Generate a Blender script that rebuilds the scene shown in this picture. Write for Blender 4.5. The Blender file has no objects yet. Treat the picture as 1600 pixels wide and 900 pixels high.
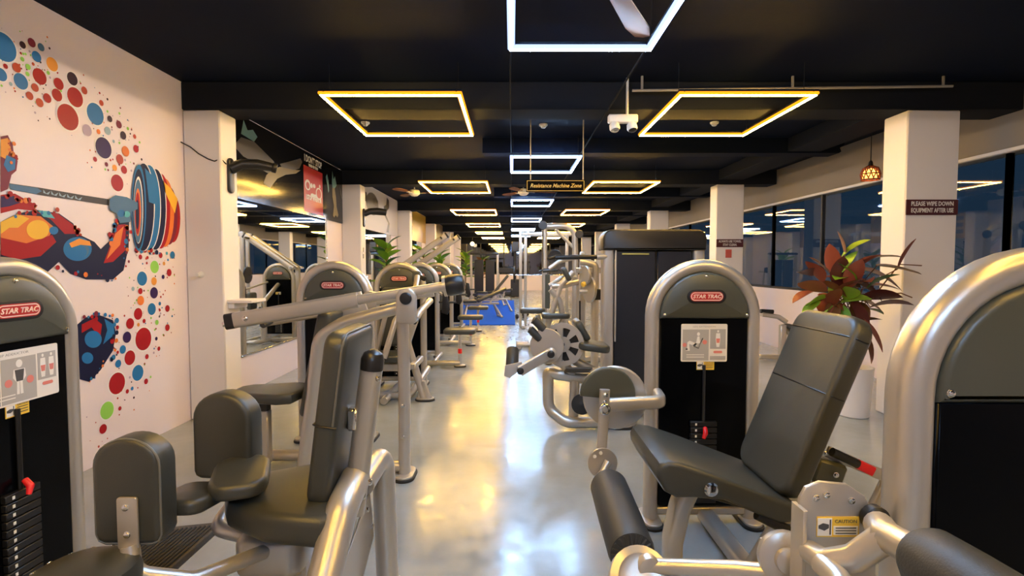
import bpy, bmesh, math, random
from mathutils import Vector, Matrix
from math import sin, cos, pi, radians as R

random.seed(7)
scene = bpy.context.scene
C = scene.collection

# ------------------------------------------------------------------ camera, world, exposure
F_PX, PITCH, CAM_Z = 820.0, math.atan(37 / 820.0), 1.5
cam_d = bpy.data.cameras.new('camera')
cam_d.sensor_width = 36.0
cam_d.lens = F_PX / 1600.0 * 36.0
cam_d.clip_start = 0.05
cam_d.clip_end = 200
cam = bpy.data.objects.new('camera', cam_d)
C.objects.link(cam)
cam.location = (0, 0, CAM_Z)
cam.rotation_euler = (pi / 2 - PITCH, 0, 0)
scene.camera = cam

world = bpy.data.worlds.new('world')
scene.world = world
world.use_nodes = True
world.node_tree.nodes['Background'].inputs[0].default_value = (0.008, 0.018, 0.030, 1)
world.node_tree.nodes['Background'].inputs[1].default_value = 1.0

scene.view_settings.view_transform = 'Standard'
scene.view_settings.look = 'None'
scene.view_settings.gamma = 1.0
scene.view_settings.use_curve_mapping = False
scene.view_settings.exposure = 0.62

LED_WARM = ((1.0, 0.58, 0.11), 112.0)
LED_COOL = ((0.38, 0.63, 1.0), 165.0)


def at(px, py, depth):
    """photo pixel (1600x900) at world depth Y -> world point"""
    x = (px - 800) / F_PX
    y = (450 - py) / F_PX
    s = depth / (cos(PITCH) + y * sin(PITCH))
    return Vector((s * x, depth, CAM_Z + s * (y * cos(PITCH) - sin(PITCH))))


def onx(px, py, X):
    """photo pixel on the plane x = X"""
    x = (px - 800) / F_PX
    y = (450 - py) / F_PX
    s = X / x
    return Vector((X, s * (cos(PITCH) + y * sin(PITCH)), CAM_Z + s * (y * cos(PITCH) - sin(PITCH))))


# ------------------------------------------------------------------ materials
MATS = {}


def mat(name, col, rough=0.5, metal=0.0, bump=0.0, bscale=60.0, var=0.0, vscale=4.0, spec=0.5, coat=0.0, emit=None, rvar=0.0):
    if name in MATS:
        return MATS[name]
    m = bpy.data.materials.new(name)
    m.use_nodes = True
    nt = m.node_tree
    b = nt.nodes['Principled BSDF']
    b.inputs['Base Color'].default_value = (*col, 1)
    b.inputs['Roughness'].default_value = rough
    b.inputs['Metallic'].default_value = metal
    b.inputs['Specular IOR Level'].default_value = spec
    b.inputs['Coat Weight'].default_value = coat
    if emit:
        b.inputs['Emission Color'].default_value = (*emit[0], 1)
        b.inputs['Emission Strength'].default_value = emit[1]
    if bump or var or rvar:
        tc = nt.nodes.new('ShaderNodeTexCoord')
        if bump:
            n = nt.nodes.new('ShaderNodeTexNoise')
            n.inputs['Scale'].default_value = bscale
            n.inputs['Detail'].default_value = 3
            nt.links.new(tc.outputs['Object'], n.inputs['Vector'])
            bp = nt.nodes.new('ShaderNodeBump')
            bp.inputs['Strength'].default_value = bump
            bp.inputs['Distance'].default_value = 0.01
            nt.links.new(n.outputs['Fac'], bp.inputs['Height'])
            nt.links.new(bp.outputs['Normal'], b.inputs['Normal'])
        if var or rvar:
            n2 = nt.nodes.new('ShaderNodeTexNoise')
            n2.inputs['Scale'].default_value = vscale
            n2.inputs['Detail'].default_value = 5
            nt.links.new(tc.outputs['Object'], n2.inputs['Vector'])
            if var:
                mx = nt.nodes.new('ShaderNodeMix')
                mx.data_type = 'RGBA'
                mx.inputs[6].default_value = (*[c * (1 - var) for c in col], 1)
                mx.inputs[7].default_value = (*[min(1, c * (1 + var)) for c in col], 1)
                nt.links.new(n2.outputs['Fac'], mx.inputs[0])
                nt.links.new(mx.outputs[2], b.inputs['Base Color'])
            if rvar:
                mr = nt.nodes.new('ShaderNodeMapRange')
                mr.inputs['From Min'].default_value = 0.3
                mr.inputs['From Max'].default_value = 0.7
                mr.inputs['To Min'].default_value = max(0.02, rough - rvar)
                mr.inputs['To Max'].default_value = rough + rvar
                nt.links.new(n2.outputs['Fac'], mr.inputs['Value'])
                nt.links.new(mr.outputs[0], b.inputs['Roughness'])
    MATS[name] = m
    return m


SILVER = mat('silver paint', (0.52, 0.485, 0.43), 0.33, 0.62, bump=0.02, bscale=300, coat=0.25)
CHROME = mat('chrome', (0.82, 0.80, 0.78), 0.14, 1.0)
VINYL = mat('dark vinyl', (0.040, 0.042, 0.035), 0.36, 0, bump=0.12, bscale=380, spec=0.6, var=0.08, vscale=6)
PIPING = mat('grey piping', (0.13, 0.13, 0.115), 0.45)
SHROUD = mat('olive grey shroud', (0.066, 0.070, 0.054), 0.32, 0, bump=0.05, bscale=500)
GLOSSBLACK = mat('black acrylic panel', (0.0015, 0.0018, 0.0025), 0.18, 0, spec=0.10)
BLACK = mat('black plastic', (0.012, 0.012, 0.013), 0.35)
RUBBER = mat('black rubber', (0.015, 0.015, 0.015), 0.7, bump=0.1, bscale=200)
FOAM = mat('charcoal foam', (0.028, 0.030, 0.030), 0.5, bump=0.1, bscale=250)
IRON = mat('dark cast iron', (0.007, 0.007, 0.008), 0.45, 0.1)
RED = mat('red plastic', (0.75, 0.015, 0.02), 0.4)
REDPLATE = mat('red badge', (0.45, 0.02, 0.02), 0.35)
BADGELINE = mat('pale badge lettering', (0.85, 0.60, 0.50), 0.4)
CREAM = mat('cream placard', (0.80, 0.76, 0.68), 0.4)
PGREY = mat('placard grey print', (0.42, 0.40, 0.36), 0.45)
PDARK = mat('placard dark print', (0.07, 0.07, 0.07), 0.45)
PPINK = mat('placard red print', (0.70, 0.22, 0.18), 0.45)
PWHITE = mat('placard pale print', (0.82, 0.79, 0.72), 0.45)
YELLOW = mat('yellow sticker', (0.85, 0.55, 0.06), 0.4)
WHITEP = mat('white plastic', (0.75, 0.74, 0.70), 0.4)
DRAIN = mat('tread grey', (0.05, 0.045, 0.04), 0.6, bump=0.2, bscale=100)
PAINT = mat('rose white wall paint', (0.80, 0.71, 0.73), 0.40, bump=0.03, bscale=120, var=0.02, vscale=1.5)
PAINTW = mat('column paint', (0.80, 0.755, 0.72), 0.6, bump=0.03, bscale=120)
BEIGE = mat('beige upper wall', (0.27, 0.23, 0.18), 0.75, var=0.06, vscale=2)
NAVY = mat('navy black ceiling paint', (0.0045, 0.0085, 0.021), 0.7, spec=0.08, bump=0.06, bscale=60, var=0.15, vscale=1.2)
BEAMP = mat('charcoal beam paint', (0.012, 0.0145, 0.020), 0.7, spec=0.1, bump=0.06, bscale=60)
FRAMEB = mat('dark window frame', (0.02, 0.02, 0.022), 0.4, 0.4)
MIRROR = mat('mirror glass', (0.86, 0.90, 0.90), 0.015, 1.0)
SMOKE = mat('smoked mirror glazing', (0.20, 0.21, 0.23), 0.03, 1.0)
BLUE = mat('blue foam mat', (0.008, 0.10, 0.62), 0.85, bump=0.1, bscale=80, spec=0.08)
POTW = mat('white glazed pot', (0.78, 0.75, 0.72), 0.3)
SOIL = mat('potting soil', (0.04, 0.025, 0.015), 0.9, bump=0.5, bscale=60)


def emis(name, col, s):
    m = bpy.data.materials.new(name)
    m.use_nodes = True
    nt = m.node_tree
    nt.nodes.clear()
    o = nt.nodes.new('ShaderNodeOutputMaterial')
    e = nt.nodes.new('ShaderNodeEmission')
    e.inputs[0].default_value = (*col, 1)
    e.inputs[1].default_value = s
    nt.links.new(e.outputs[0], o.inputs[0])
    return m


M_WARM = emis('warm led', *LED_WARM)
M_COOL = emis('cool led', *LED_COOL)
D_WARM = emis('orange diffuser', (1.0, 0.27, 0.008), 1.5)  # weaker emission added to imitate the orange halo around the LED core
D_COOL = emis('blue white diffuser', (0.34, 0.46, 1.0), 1.6)  # same added halo colour for the cool frames

# floor: worn glossy epoxy
FLOOR = bpy.data.materials.new('grey epoxy floor')
FLOOR.use_nodes = True
_nt = FLOOR.node_tree
_b = _nt.nodes['Principled BSDF']
_tc = _nt.nodes.new('ShaderNodeTexCoord')
_n1 = _nt.nodes.new('ShaderNodeTexNoise'); _n1.inputs['Scale'].default_value = 1.1; _n1.inputs['Detail'].default_value = 7; _n1.inputs['Roughness'].default_value = 0.62
_n2 = _nt.nodes.new('ShaderNodeTexNoise'); _n2.inputs['Scale'].default_value = 9; _n2.inputs['Detail'].default_value = 5
_n3 = _nt.nodes.new('ShaderNodeTexNoise'); _n3.inputs['Scale'].default_value = 14; _n3.inputs['Detail'].default_value = 3
for _n in (_n1, _n2, _n3):
    _nt.links.new(_tc.outputs['Object'], _n.inputs['Vector'])
_cr = _nt.nodes.new('ShaderNodeValToRGB')
_cr.color_ramp.elements[0].position = 0.36; _cr.color_ramp.elements[0].color = (0.25, 0.27, 0.27, 1)
_cr.color_ramp.elements[1].position = 0.62; _cr.color_ramp.elements[1].color = (0.31, 0.34, 0.345, 1)
_nt.links.new(_n1.outputs['Fac'], _cr.inputs[0])
_nt.links.new(_cr.outputs[0], _b.inputs['Base Color'])
_mr = _nt.nodes.new('ShaderNodeMapRange')
_mr.inputs['From Min'].default_value = 0.35; _mr.inputs['From Max'].default_value = 0.65
_mr.inputs['To Min'].default_value = 0.13; _mr.inputs['To Max'].default_value = 0.27
_nt.links.new(_n2.outputs['Fac'], _mr.inputs['Value'])
_nt.links.new(_mr.outputs[0], _b.inputs['Roughness'])
_bp = _nt.nodes.new('ShaderNodeBump'); _bp.inputs['Strength'].default_value = 0.065; _bp.inputs['Distance'].default_value = 0.012
_nt.links.new(_n3.outputs['Fac'], _bp.inputs['Height'])
_nt.links.new(_bp.outputs['Normal'], _b.inputs['Normal'])
_b.inputs['Specular IOR Level'].default_value = 1.0

# window glass: see-through tinted pane with mirror-like sheen
GLASS = bpy.data.materials.new('night window glass')
GLASS.use_nodes = True
_nt = GLASS.node_tree
_nt.nodes.clear()
_o = _nt.nodes.new('ShaderNodeOutputMaterial')
_t = _nt.nodes.new('ShaderNodeBsdfTransparent'); _t.inputs[0].default_value = (0.85, 0.92, 1.0, 1)
_g = _nt.nodes.new('ShaderNodeBsdfGlossy'); _g.inputs['Roughness'].default_value = 0.02; _g.inputs[0].default_value = (0.9, 0.95, 1, 1)
_fr = _nt.nodes.new('ShaderNodeFresnel'); _fr.inputs[0].default_value = 1.75
_mx = _nt.nodes.new('ShaderNodeMixShader')
_ge = _nt.nodes.new('ShaderNodeNewGeometry')
_mm = _nt.nodes.new('ShaderNodeMath'); _mm.operation = 'SUBTRACT'; _mm.inputs[0].default_value = 1.0
_m2 = _nt.nodes.new('ShaderNodeMath'); _m2.operation = 'MULTIPLY'
_nt.links.new(_ge.outputs['Backfacing'], _mm.inputs[1])
_nt.links.new(_fr.outputs[0], _m2.inputs[0])
_nt.links.new(_mm.outputs[0], _m2.inputs[1])
_nt.links.new(_m2.outputs[0], _mx.inputs[0])
_nt.links.new(_t.outputs[0], _mx.inputs[1])
_nt.links.new(_g.outputs[0], _mx.inputs[2])
_nt.links.new(_mx.outputs[0], _o.inputs[0])


# ------------------------------------------------------------------ mesh helpers
def fillet(pts, r, n=6):
    pts = [Vector(p) for p in pts]
    out = [pts[0]]
    for i in range(1, len(pts) - 1):
        a, b, c = pts[i - 1], pts[i], pts[i + 1]
        u, w = (a - b), (c - b)
        lu, lw = u.length, w.length
        u.normalize(); w.normalize()
        ang = u.angle(w, pi)
        if ang > pi - 0.05:
            out.append(b)
            continue
        d = min(r / math.tan(ang / 2), lu * 0.48, lw * 0.48)
        p0, p1 = b + u * d, b + w * d
        for k in range(n + 1):
            t = k / n
            out.append(p0 * (1 - t) ** 2 + b * 2 * t * (1 - t) + p1 * t * t)
    out.append(pts[-1])
    return out


def rrect(w, h, r, n=4, cx=0, cy=0):
    """rounded rectangle outline; r number or 4-tuple (br, tr, tl, bl)"""
    rs = r if isinstance(r, (tuple, list)) else (r, r, r, r)
    o = []
    for (sx, sy, a0, rr) in ((1, -1, -pi / 2, rs[0]), (1, 1, 0, rs[1]), (-1, 1, pi / 2, rs[2]), (-1, -1, pi, rs[3])):
        x, y = sx * (w / 2 - rr), sy * (h / 2 - rr)
        for k in range(n + 1):
            a = a0 + k / n * pi / 2
            o.append((cx + x + rr * cos(a), cy + y + rr * sin(a)))
    return o


def circ(r, n=24, cx=0, cy=0, ry=None):
    return [(cx + r * cos(2 * pi * k / n), cy + (ry or r) * sin(2 * pi * k / n)) for k in range(n)]


def basis(o, ux, uy):
    ux, uy = Vector(ux).normalized(), Vector(uy).normalized()
    uz = ux.cross(uy).normalized()
    m = Matrix.Identity(4)
    for i in range(3):
        m[i][0], m[i][1], m[i][2], m[i][3] = ux[i], uy[i], uz[i], o[i]
    return m


class MB:
    def __init__(s, M=None):
        s.v, s.f, s.mi = [], [], []
        s.M = M or Matrix.Identity(4)

    def add(s, vs, fs, mi=0, M=None):
        n = len(s.v)
        T = s.M @ M if M is not None else s.M
        s.v += [T @ Vector(p) for p in vs]
        s.f += [tuple(i + n for i in f) for f in fs]
        s.mi += [mi] * len(fs)
        return s

    def box(s, c, d, rz=0, M=None, bev=0.004, mi=0):
        hx, hy, hz = d[0] / 2, d[1] / 2, d[2] / 2
        b = min(bev, hx * .5, hy * .5, hz * .5)
        T = Matrix.Translation(c) @ Matrix.Rotation(rz, 4, 'Z')
        if M is not None:
            T = T @ M
        vs, idx = [], {}
        for sx in (-1, 1):
            for sy in (-1, 1):
                for sz in (-1, 1):
                    for ax in range(3):
                        p = [sx * (hx - b), sy * (hy - b), sz * (hz - b)]
                        p[ax] = (sx * hx, sy * hy, sz * hz)[ax]
                        idx[(sx, sy, sz, ax)] = len(vs)
                        vs.append(p)
        fs = []
        for ax in range(3):
            o1, o2 = [a for a in range(3) if a != ax]
            for sg in (-1, 1):
                q = []
                for (a, c2) in ((-1, -1), (1, -1), (1, 1), (-1, 1)):
                    k = [0, 0, 0]; k[ax] = sg; k[o1] = a; k[o2] = c2
                    q.append(idx[(*k, ax)])
                fs.append(q)
            for a in (-1, 1):
                for c2 in (-1, 1):
                    k1 = [0, 0, 0]; k1[ax] = -1; k1[o1] = a; k1[o2] = c2
                    k2 = list(k1); k2[ax] = 1
                    fs.append([idx[(*k1, o1)], idx[(*k2, o1)], idx[(*k2, o2)], idx[(*k1, o2)]])
        for sx in (-1, 1):
            for sy in (-1, 1):
                for sz in (-1, 1):
                    fs.append([idx[(sx, sy, sz, 0)], idx[(sx, sy, sz, 1)], idx[(sx, sy, sz, 2)]])
        return s.add(vs, fs, mi, T)

    def tube(s, pts, r, seg=12, prof=None, up=None, mi=0, closed=False, caps=True):
        pts = [Vector(p) for p in pts]
        n = len(pts)
        if prof is None:
            rr = r if isinstance(r, (list, tuple)) else [r] * n
            profs = [circ(q, seg) for q in rr]
        else:
            profs = [prof] * n
        m = len(profs[0])
        vs, fs = [], []
        ref = None
        for i in range(n):
            if closed:
                t = (pts[(i + 1) % n] - pts[i - 1]).normalized()
            else:
                t = (pts[min(i + 1, n - 1)] - pts[max(i - 1, 0)]).normalized()
            if up is not None:
                a = Vector(up)
                a = (a - t * a.dot(t)).normalized()
            else:
                if ref is None:
                    q = Vector((0, 0, 1)) if abs(t.z) < 0.9 else Vector((1, 0, 0))
                else:
                    q = ref
                a = (q - t * q.dot(t)).normalized()
                ref = a
            b = t.cross(a)
            for (x, y) in profs[i]:
                vs.append(pts[i] + a * y + b * x)
        for i in range(n if closed else n - 1):
            j = (i + 1) % n
            for k in range(m):
                l = (k + 1) % m
                fs.append((i * m + k, i * m + l, j * m + l, j * m + k))
        if caps and not closed:
            fs.append(tuple(range(m)))
            fs.append(tuple((n - 1) * m + k for k in range(m)))
        return s.add(vs, fs, mi)

    def cyl(s, p0, p1, r, seg=16, bev=0.0, mi=0):
        p0, p1 = Vector(p0), Vector(p1)
        L = (p1 - p0).length
        d = (p1 - p0) / L
        b = min(bev, r * .5, L * .4)
        if b > 0:
            return s.tube([p0, p0 + d * b * .3, p0 + d * b, p1 - d * b, p1 - d * b * .3, p1], [r - b, r - b * .3, r, r, r - b * .3, r - b], seg, mi=mi)
        return s.tube([p0, p1], r, seg, mi=mi)

    def lathe(s, prof, o, axis, seg=24, mi=0):
        """prof: list of (radius, height) along axis"""
        o, ax = Vector(o), Vector(axis).normalized()
        q = Vector((0, 0, 1)) if abs(ax.z) < .9 else Vector((1, 0, 0))
        a = (q - ax * q.dot(ax)).normalized()
        b = ax.cross(a)
        vs, fs = [], []
        for (r, h) in prof:
            for k in range(seg):
                t = 2 * pi * k / seg
                vs.append(o + ax * h + (a * cos(t) + b * sin(t)) * max(r, 1e-4))
        for i in range(len(prof) - 1):
            for k in range(seg):
                l = (k + 1) % seg
                fs.append((i * seg + k, i * seg + l, (i + 1) * seg + l, (i + 1) * seg + k))
        fs.append(tuple(range(seg)))
        fs.append(tuple((len(prof) - 1) * seg + k for k in range(seg)))
        return s.add(vs, fs, mi)

    def prism(s, outline, th, M=None, bev=0.0, mi=0, n=3, dome=0.0):
        """outline in local xy, extruded from z=0 to th with rounded edges"""
        N = len(outline)
        P = [Vector((x, y)) for x, y in outline]
        area = sum(P[i].x * P[(i + 1) % N].y - P[(i + 1) % N].x * P[i].y for i in range(N))
        sg = 1 if area > 0 else -1
        nor = []
        for i in range(N):
            e1 = P[i] - P[i - 1]; e2 = P[(i + 1) % N] - P[i]
            if e1.length < 1e-9: e1 = e2
            if e2.length < 1e-9: e2 = e1
            n1 = Vector((-e1.y, e1.x)).normalized(); n2 = Vector((-e2.y, e2.x)).normalized()
            q = n1 + n2
            q = q.normalized() / max(0.5, (1 + n1.dot(n2)) / 2) ** 0.5 if q.length > 1e-6 else n1
            nor.append(q * sg)
        lv = []
        if bev > 0:
            b = min(bev, th * .5)
            for k in range(n + 1):
                a = k / n * pi / 2
                lv.append((b * (1 - sin(a)), b * (1 - cos(a))))
            lv += [(i, th - z) for (i, z) in reversed(lv)]
        else:
            lv = [(0, 0), (0, th)]
        vs, fs = [], []
        for (ins, z) in lv:
            for i in range(N):
                p = P[i] + nor[i] * ins
                vs.append((p.x, p.y, z))
        for l in range(len(lv) - 1):
            for i in range(N):
                j = (i + 1) % N
                fs.append((l * N + i, l * N + j, (l + 1) * N + j, (l + 1) * N + i))
        top = (len(lv) - 1) * N
        if dome:
            c = sum(P, Vector((0, 0))) / N
            base = len(vs)
            for fct, dz in ((.72, .65), (.4, .92)):
                for i in range(N):
                    p = c + (P[i] + nor[i] * lv[-1][0] - c) * fct
                    vs.append((p.x, p.y, th + dome * dz))
            vs.append((c.x, c.y, th + dome))
            rings = [top, base, base + N]
            for q in range(2):
                for i in range(N):
                    j = (i + 1) % N
                    fs.append((rings[q] + i, rings[q] + j, rings[q + 1] + j, rings[q + 1] + i))
            for i in range(N):
                fs.append((rings[2] + i, rings[2] + (i + 1) % N, len(vs) - 1))
        else:
            fs.append(tuple(top + i for i in range(N)))
        fs.append(tuple(range(N)))
        return s.add(vs, fs, mi, M)

    def bolt(s, p, axis, r=0.009):
        return s.lathe([(r * 1.25, 0), (r * 1.25, r * .25), (r, r * .3), (r * .95, r * .8), (r * .6, r)], p, axis, 10)

    def mesh(s, name, off=Vector((0, 0, 0)), ang=38):
        me = bpy.data.meshes.new(name)
        me.from_pydata([tuple(p - off) for p in s.v], [], s.f)
        for i, p in enumerate(me.polygons):
            p.material_index = s.mi[i]
        bm = bmesh.new()
        bm.from_mesh(me)
        bmesh.ops.recalc_face_normals(bm, faces=bm.faces)
        bm.to_mesh(me)
        bm.free()
        for p in me.polygons:
            p.use_smooth = True
        me.set_sharp_from_angle(angle=R(ang))
        me.update()
        return me


def rootloc(p):
    if p is None:
        return Vector((0, 0, 0))
    while p.parent:
        p = p.parent
    return p.location


def props(o, label=None, cat=None, group=None, kind=None):
    for k, v in (('label', label), ('category', cat), ('group', group), ('kind', kind)):
        if v:
            o[k] = v
    return o


def thing(name, label, cat, loc=(0, 0, 0), group=None):
    o = bpy.data.objects.new(name, None)
    o.empty_display_size = 0.1
    C.objects.link(o)
    o.location = Vector(loc)
    return props(o, label, cat, group)


TINY = ('bolt', 'hole', 'print', 'figure_print', 'number_strip', 'gathered_end', 'tread', 'twigs', 'piping')


def part(parent, name, mb, m, label=None, ang=38, kind=None):
    if name in TINY:
        kind = 'stuff'
    me = mb.mesh(name, rootloc(parent), ang)
    for x in (m if isinstance(m, (list, tuple)) else [m]):
        me.materials.append(x)
    o = bpy.data.objects.new(name, me)
    C.objects.link(o)
    o.parent = parent
    return props(o, label, None, None, kind)


def single(name, mb, m, label, cat, group=None, kind=None, loc=None, ang=38):
    """a thing (or piece of the setting) that is one mesh; origin at loc or base centre"""
    if loc is None:
        xs = [p.x for p in mb.v]; ys = [p.y for p in mb.v]; zs = [p.z for p in mb.v]
        loc = Vector(((min(xs) + max(xs)) / 2, (min(ys) + max(ys)) / 2, min(zs)))
    loc = Vector(loc)
    me = mb.mesh(name, loc, ang)
    for x in (m if isinstance(m, (list, tuple)) else [m]):
        me.materials.append(x)
    o = bpy.data.objects.new(name, me)
    C.objects.link(o)
    o.location = loc
    return props(o, label, cat, group, kind)


_tx = {}


def text(parent, name, s, size, M, m, bold=0.0, shear=0.0, depth=0.0008, sx=1.0, label=None, align='CENTER'):
    key = (s, size, bold, shear, depth, sx, align)
    if key not in _tx:
        cu = bpy.data.curves.new('lettering', 'FONT')
        cu.body = s
        cu.size = size
        cu.align_x = align
        cu.align_y = 'CENTER'
        cu.offset = bold
        cu.shear = shear
        cu.extrude = depth
        cu.resolution_u = 2
        ob = bpy.data.objects.new('lettering', cu)
        C.objects.link(ob)
        dg = bpy.context.evaluated_depsgraph_get()
        me = bpy.data.meshes.new_from_object(ob.evaluated_get(dg))
        bpy.data.objects.remove(ob)
        me.name = 'lettering'
        if sx != 1.0:
            for v in me.vertices:
                v.co.x *= sx
        _tx[key] = me
    me = _tx[key].copy()
    me.materials.clear()
    me.materials.append(m)
    o = bpy.data.objects.new(name, me)
    C.objects.link(o)
    o.parent = parent
    o.matrix_local = Matrix.Translation(-rootloc(parent)) @ M
    return props(o, label)


# ------------------------------------------------------------------ the setting
XL, XR, Y0, Y1, ZC = -3.1, 4.8, -5.0, 30.0, 3.21
BAY = 4.6
COLY = [5.0 + BAY * k for k in range(-1, 6)]


def struct(name, mb, m, label=None, parent=None):
    if parent:
        return part(parent, name, mb, m)
    return single(name, mb, m, label, None, kind='structure', loc=(0, 0, 0))


mb = MB(); mb.box(((XL + XR) / 2, (Y0 + Y1) / 2, -0.1), (XR - XL + .6, Y1 - Y0 + .6, .2), bev=0)
struct('floor', mb, FLOOR, 'pale grey glossy epoxy floor with worn patches')
mb = MB(); mb.box(((XL + XR) / 2, (Y0 + Y1) / 2, ZC + .1), (XR - XL + .6, Y1 - Y0 + .6, .2), bev=0)
ceiling = struct('ceiling', mb, NAVY, 'black painted ceiling with cross beams')
for y in COLY:
    mb = MB(); mb.box(((XL + XR) / 2, y + .17, ZC - .13), (XR - XL, .36, .259), bev=.008)
    struct('beam', mb, BEAMP, parent=ceiling)
# a shorter beam in mid bay, ending ragged short of the window wall
for y in (7.2, 11.8, 16.4):
    mb = MB()
    o = [(-0.4, ZC - .2), (XR - .36, ZC - .2), (XR - .33, ZC - .18), (XR - .35, ZC - .13), (XR - .30, ZC - .10), (XR - .28, ZC - .03), (XR - .26, ZC), (-0.4, ZC)]
    mb.prism([(x, z) for x, z in o], .25, basis((0, y + .25, 0), (1, 0, 0), (0, 0, 1)))
    struct('beam', mb, NAVY, parent=ceiling)
# longitudinal beams above the right columns
for k in range(1, 6):
    mb = MB(); mb.box((3.97, COLY[k] + .35 + (BAY - .36) / 2, ZC - .09), (.45, BAY - .37, .178), bev=.006)
    struct('beam', mb, BEAMP, parent=ceiling)

mb = MB(); mb.box((XL - .1, (Y0 + Y1) / 2, ZC / 2), (.2, Y1 - Y0, ZC - .002), bev=0)
wall_left = struct('wall_left', mb, PAINT, 'rose white plaster wall on the left side')
mb = MB(); mb.box(((XL + XR) / 2, Y0 - .1, ZC / 2), (XR - XL, .2, ZC), bev=0)
struct('wall_back', mb, PAINT, 'plain plaster wall behind the viewpoint')
SILL, HEAD = 1.06, 2.58
mb = MB(); mb.box((XR + .1, (Y0 + Y1) / 2, SILL / 2), (.2, Y1 - Y0, SILL), bev=0)
wr = struct('wall_right', mb, PAINT, 'rose white wall with beige band and long windows on the right')
mb = MB(); mb.box((XR + .1, (Y0 + Y1) / 2, (HEAD + ZC) / 2), (.2, Y1 - Y0, ZC - HEAD), bev=0)
struct('upper_band', mb, BEIGE, parent=wr)
mb = MB(); mb.box((XR - .02, (Y0 + Y1) / 2, HEAD + .015), (.05, Y1 - Y0, .035), bev=.004)
struct('trim_1', mb, PAINTW, 'pale strip along the head of the right windows')
SF, HF = 0.92, 2.68
mb = MB(); mb.box(((XL + XR) / 2, Y1 + .1, SF / 2), (XR - XL, .2, SF), bev=0)
wf = struct('wall_far', mb, PAINT, 'low pale wall under dark glazing at the far end')
mb = MB(); mb.box(((XL + XR) / 2, Y1 + .1, (HF + ZC) / 2), (XR - XL, .2, ZC - HF), bev=0)
struct('upper_band', mb, BEAMP, parent=wf)

# windows: one per bay along the right wall
edges = [Y0] + [y + .17 for y in COLY] + [Y1]
wn = 0
for a, b in zip(edges[:-1], edges[1:]):
    if b - a < .5:
        continue
    wn += 1
    w = props(thing('window_%d' % wn, 'long dark night window in the right wall, bay %d from the viewpoint' % wn, None, (XR + .05, a, SILL)), kind='structure')
    fr = MB()
    n = max(1, round((b - a) / 1.5))
    for k in range(n + 1):
        fr.box((XR + .06, a + (b - a) * k / n, (SILL + HEAD) / 2), (.06, .045, HEAD - SILL), bev=.004)
    fr.box((XR + .06, (a + b) / 2, SILL + .02), (.07, b - a, .04), bev=.004)
    part(w, 'window_frame', fr, FRAMEB)
    for k in range(n):
        p = MB()
        p.box((XR + .06, a + (b - a) * (k + .5) / n, (SILL + HEAD) / 2), (.012, (b - a) / n - .04, HEAD - SILL - .03), bev=0)
        part(w, 'pane', p, GLASS)
w = props(thing('window_%d' % (wn + 1), 'wide dark glazing across the far end of the hall', None, (0, Y1 + .05, SF)), kind='structure')
fr = MB()
n = 6
for k in range(n + 1):
    fr.box((XL + (XR - XL) * k / n, Y1 + .05, (SF + HF) / 2), (.06, .06, HF - SF), bev=.004)
fr.box(((XL + XR) / 2, Y1 + .05, SF + .02), (XR - XL, .07, .05), bev=.004)
part(w, 'window_frame', fr, FRAMEB)
for k in range(n):
    p = MB()
    p.box((XL + (XR - XL) * (k + .5) / n, Y1 + .05, (SF + HF) / 2), ((XR - XL) / n - .05, .012, HF - SF - .03), bev=0)
    part(w, 'pane', p, SMOKE)

# columns
SIDEW = ['first', 'second', 'third', 'fourth', 'fifth', 'sixth', 'seventh']
cols_r = {}
for i, y in enumerate(COLY):
    nm = 'nearest, beside the viewpoint' if i == 0 else SIDEW[i - 1] + ' in view from the front'
    mb = MB(); mb.box((-2.925, y + .15, ZC / 2 - .13), (.35, .30, ZC - .262), bev=.012)
    struct('column', mb, PAINTW, 'pale column against the left wall, ' + nm)
    mb = MB(); mb.box((3.97, y + .16, ZC / 2 - .13), (.50, .32, ZC - .262), bev=.012)
    cols_r[i] = struct('column', mb, PAINTW, 'square pale column near the right windows, ' + nm)


# ------------------------------------------------------------------ LED frame lights
def led_frame(cx, cy, w, l, z, warm, label, group):
    t = thing('ceiling_light', label, 'ceiling light', (cx, cy, z), group)
    m = M_WARM if warm else M_COOL
    dm = D_WARM if warm else D_COOL
    hs = .0105
    hb = MB()
    for sx in (-1, 1):
        hb.box((cx + sx * w / 2, cy, z + .03), (.044, l + .044, .016), bev=.003)
        hb.box((cx, cy + sx * l / 2, z + .03), (w - .044, .044, .016), bev=.003)
    part(t, 'housing', hb, BEAMP)
    for ax in (0, 1):
        for sx in (-1, 1):
            c0 = (cx + sx * w / 2, cy) if ax == 0 else (cx, cy + sx * l / 2)
            b = MB(); b.box((*c0, z + .010), (.046, l + .046, .023) if ax == 0 else (w - .046, .046, .023), bev=.006)
            df = part(t, 'halo_strip', b, dm)  # added glowing strip, imitates the halo along each bar
            b = MB(); b.box((*c0, z - .007), (2 * hs, l + 2 * hs, .011) if ax == 0 else (w - 2 * hs, 2 * hs, .011), bev=.003)
            part(df, 'led_bar', b, m)
    wi = MB()
    for sx in (-1, 1):
        for sy in (-1, 1):
            wi.cyl((cx + sx * w * .48, cy + sy * l * .4, z + .036), (cx + sx * w * .48, cy + sy * l * .4, ZC), .003, 6)
    part(t, 'suspension_wire', wi, BLACK)


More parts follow.
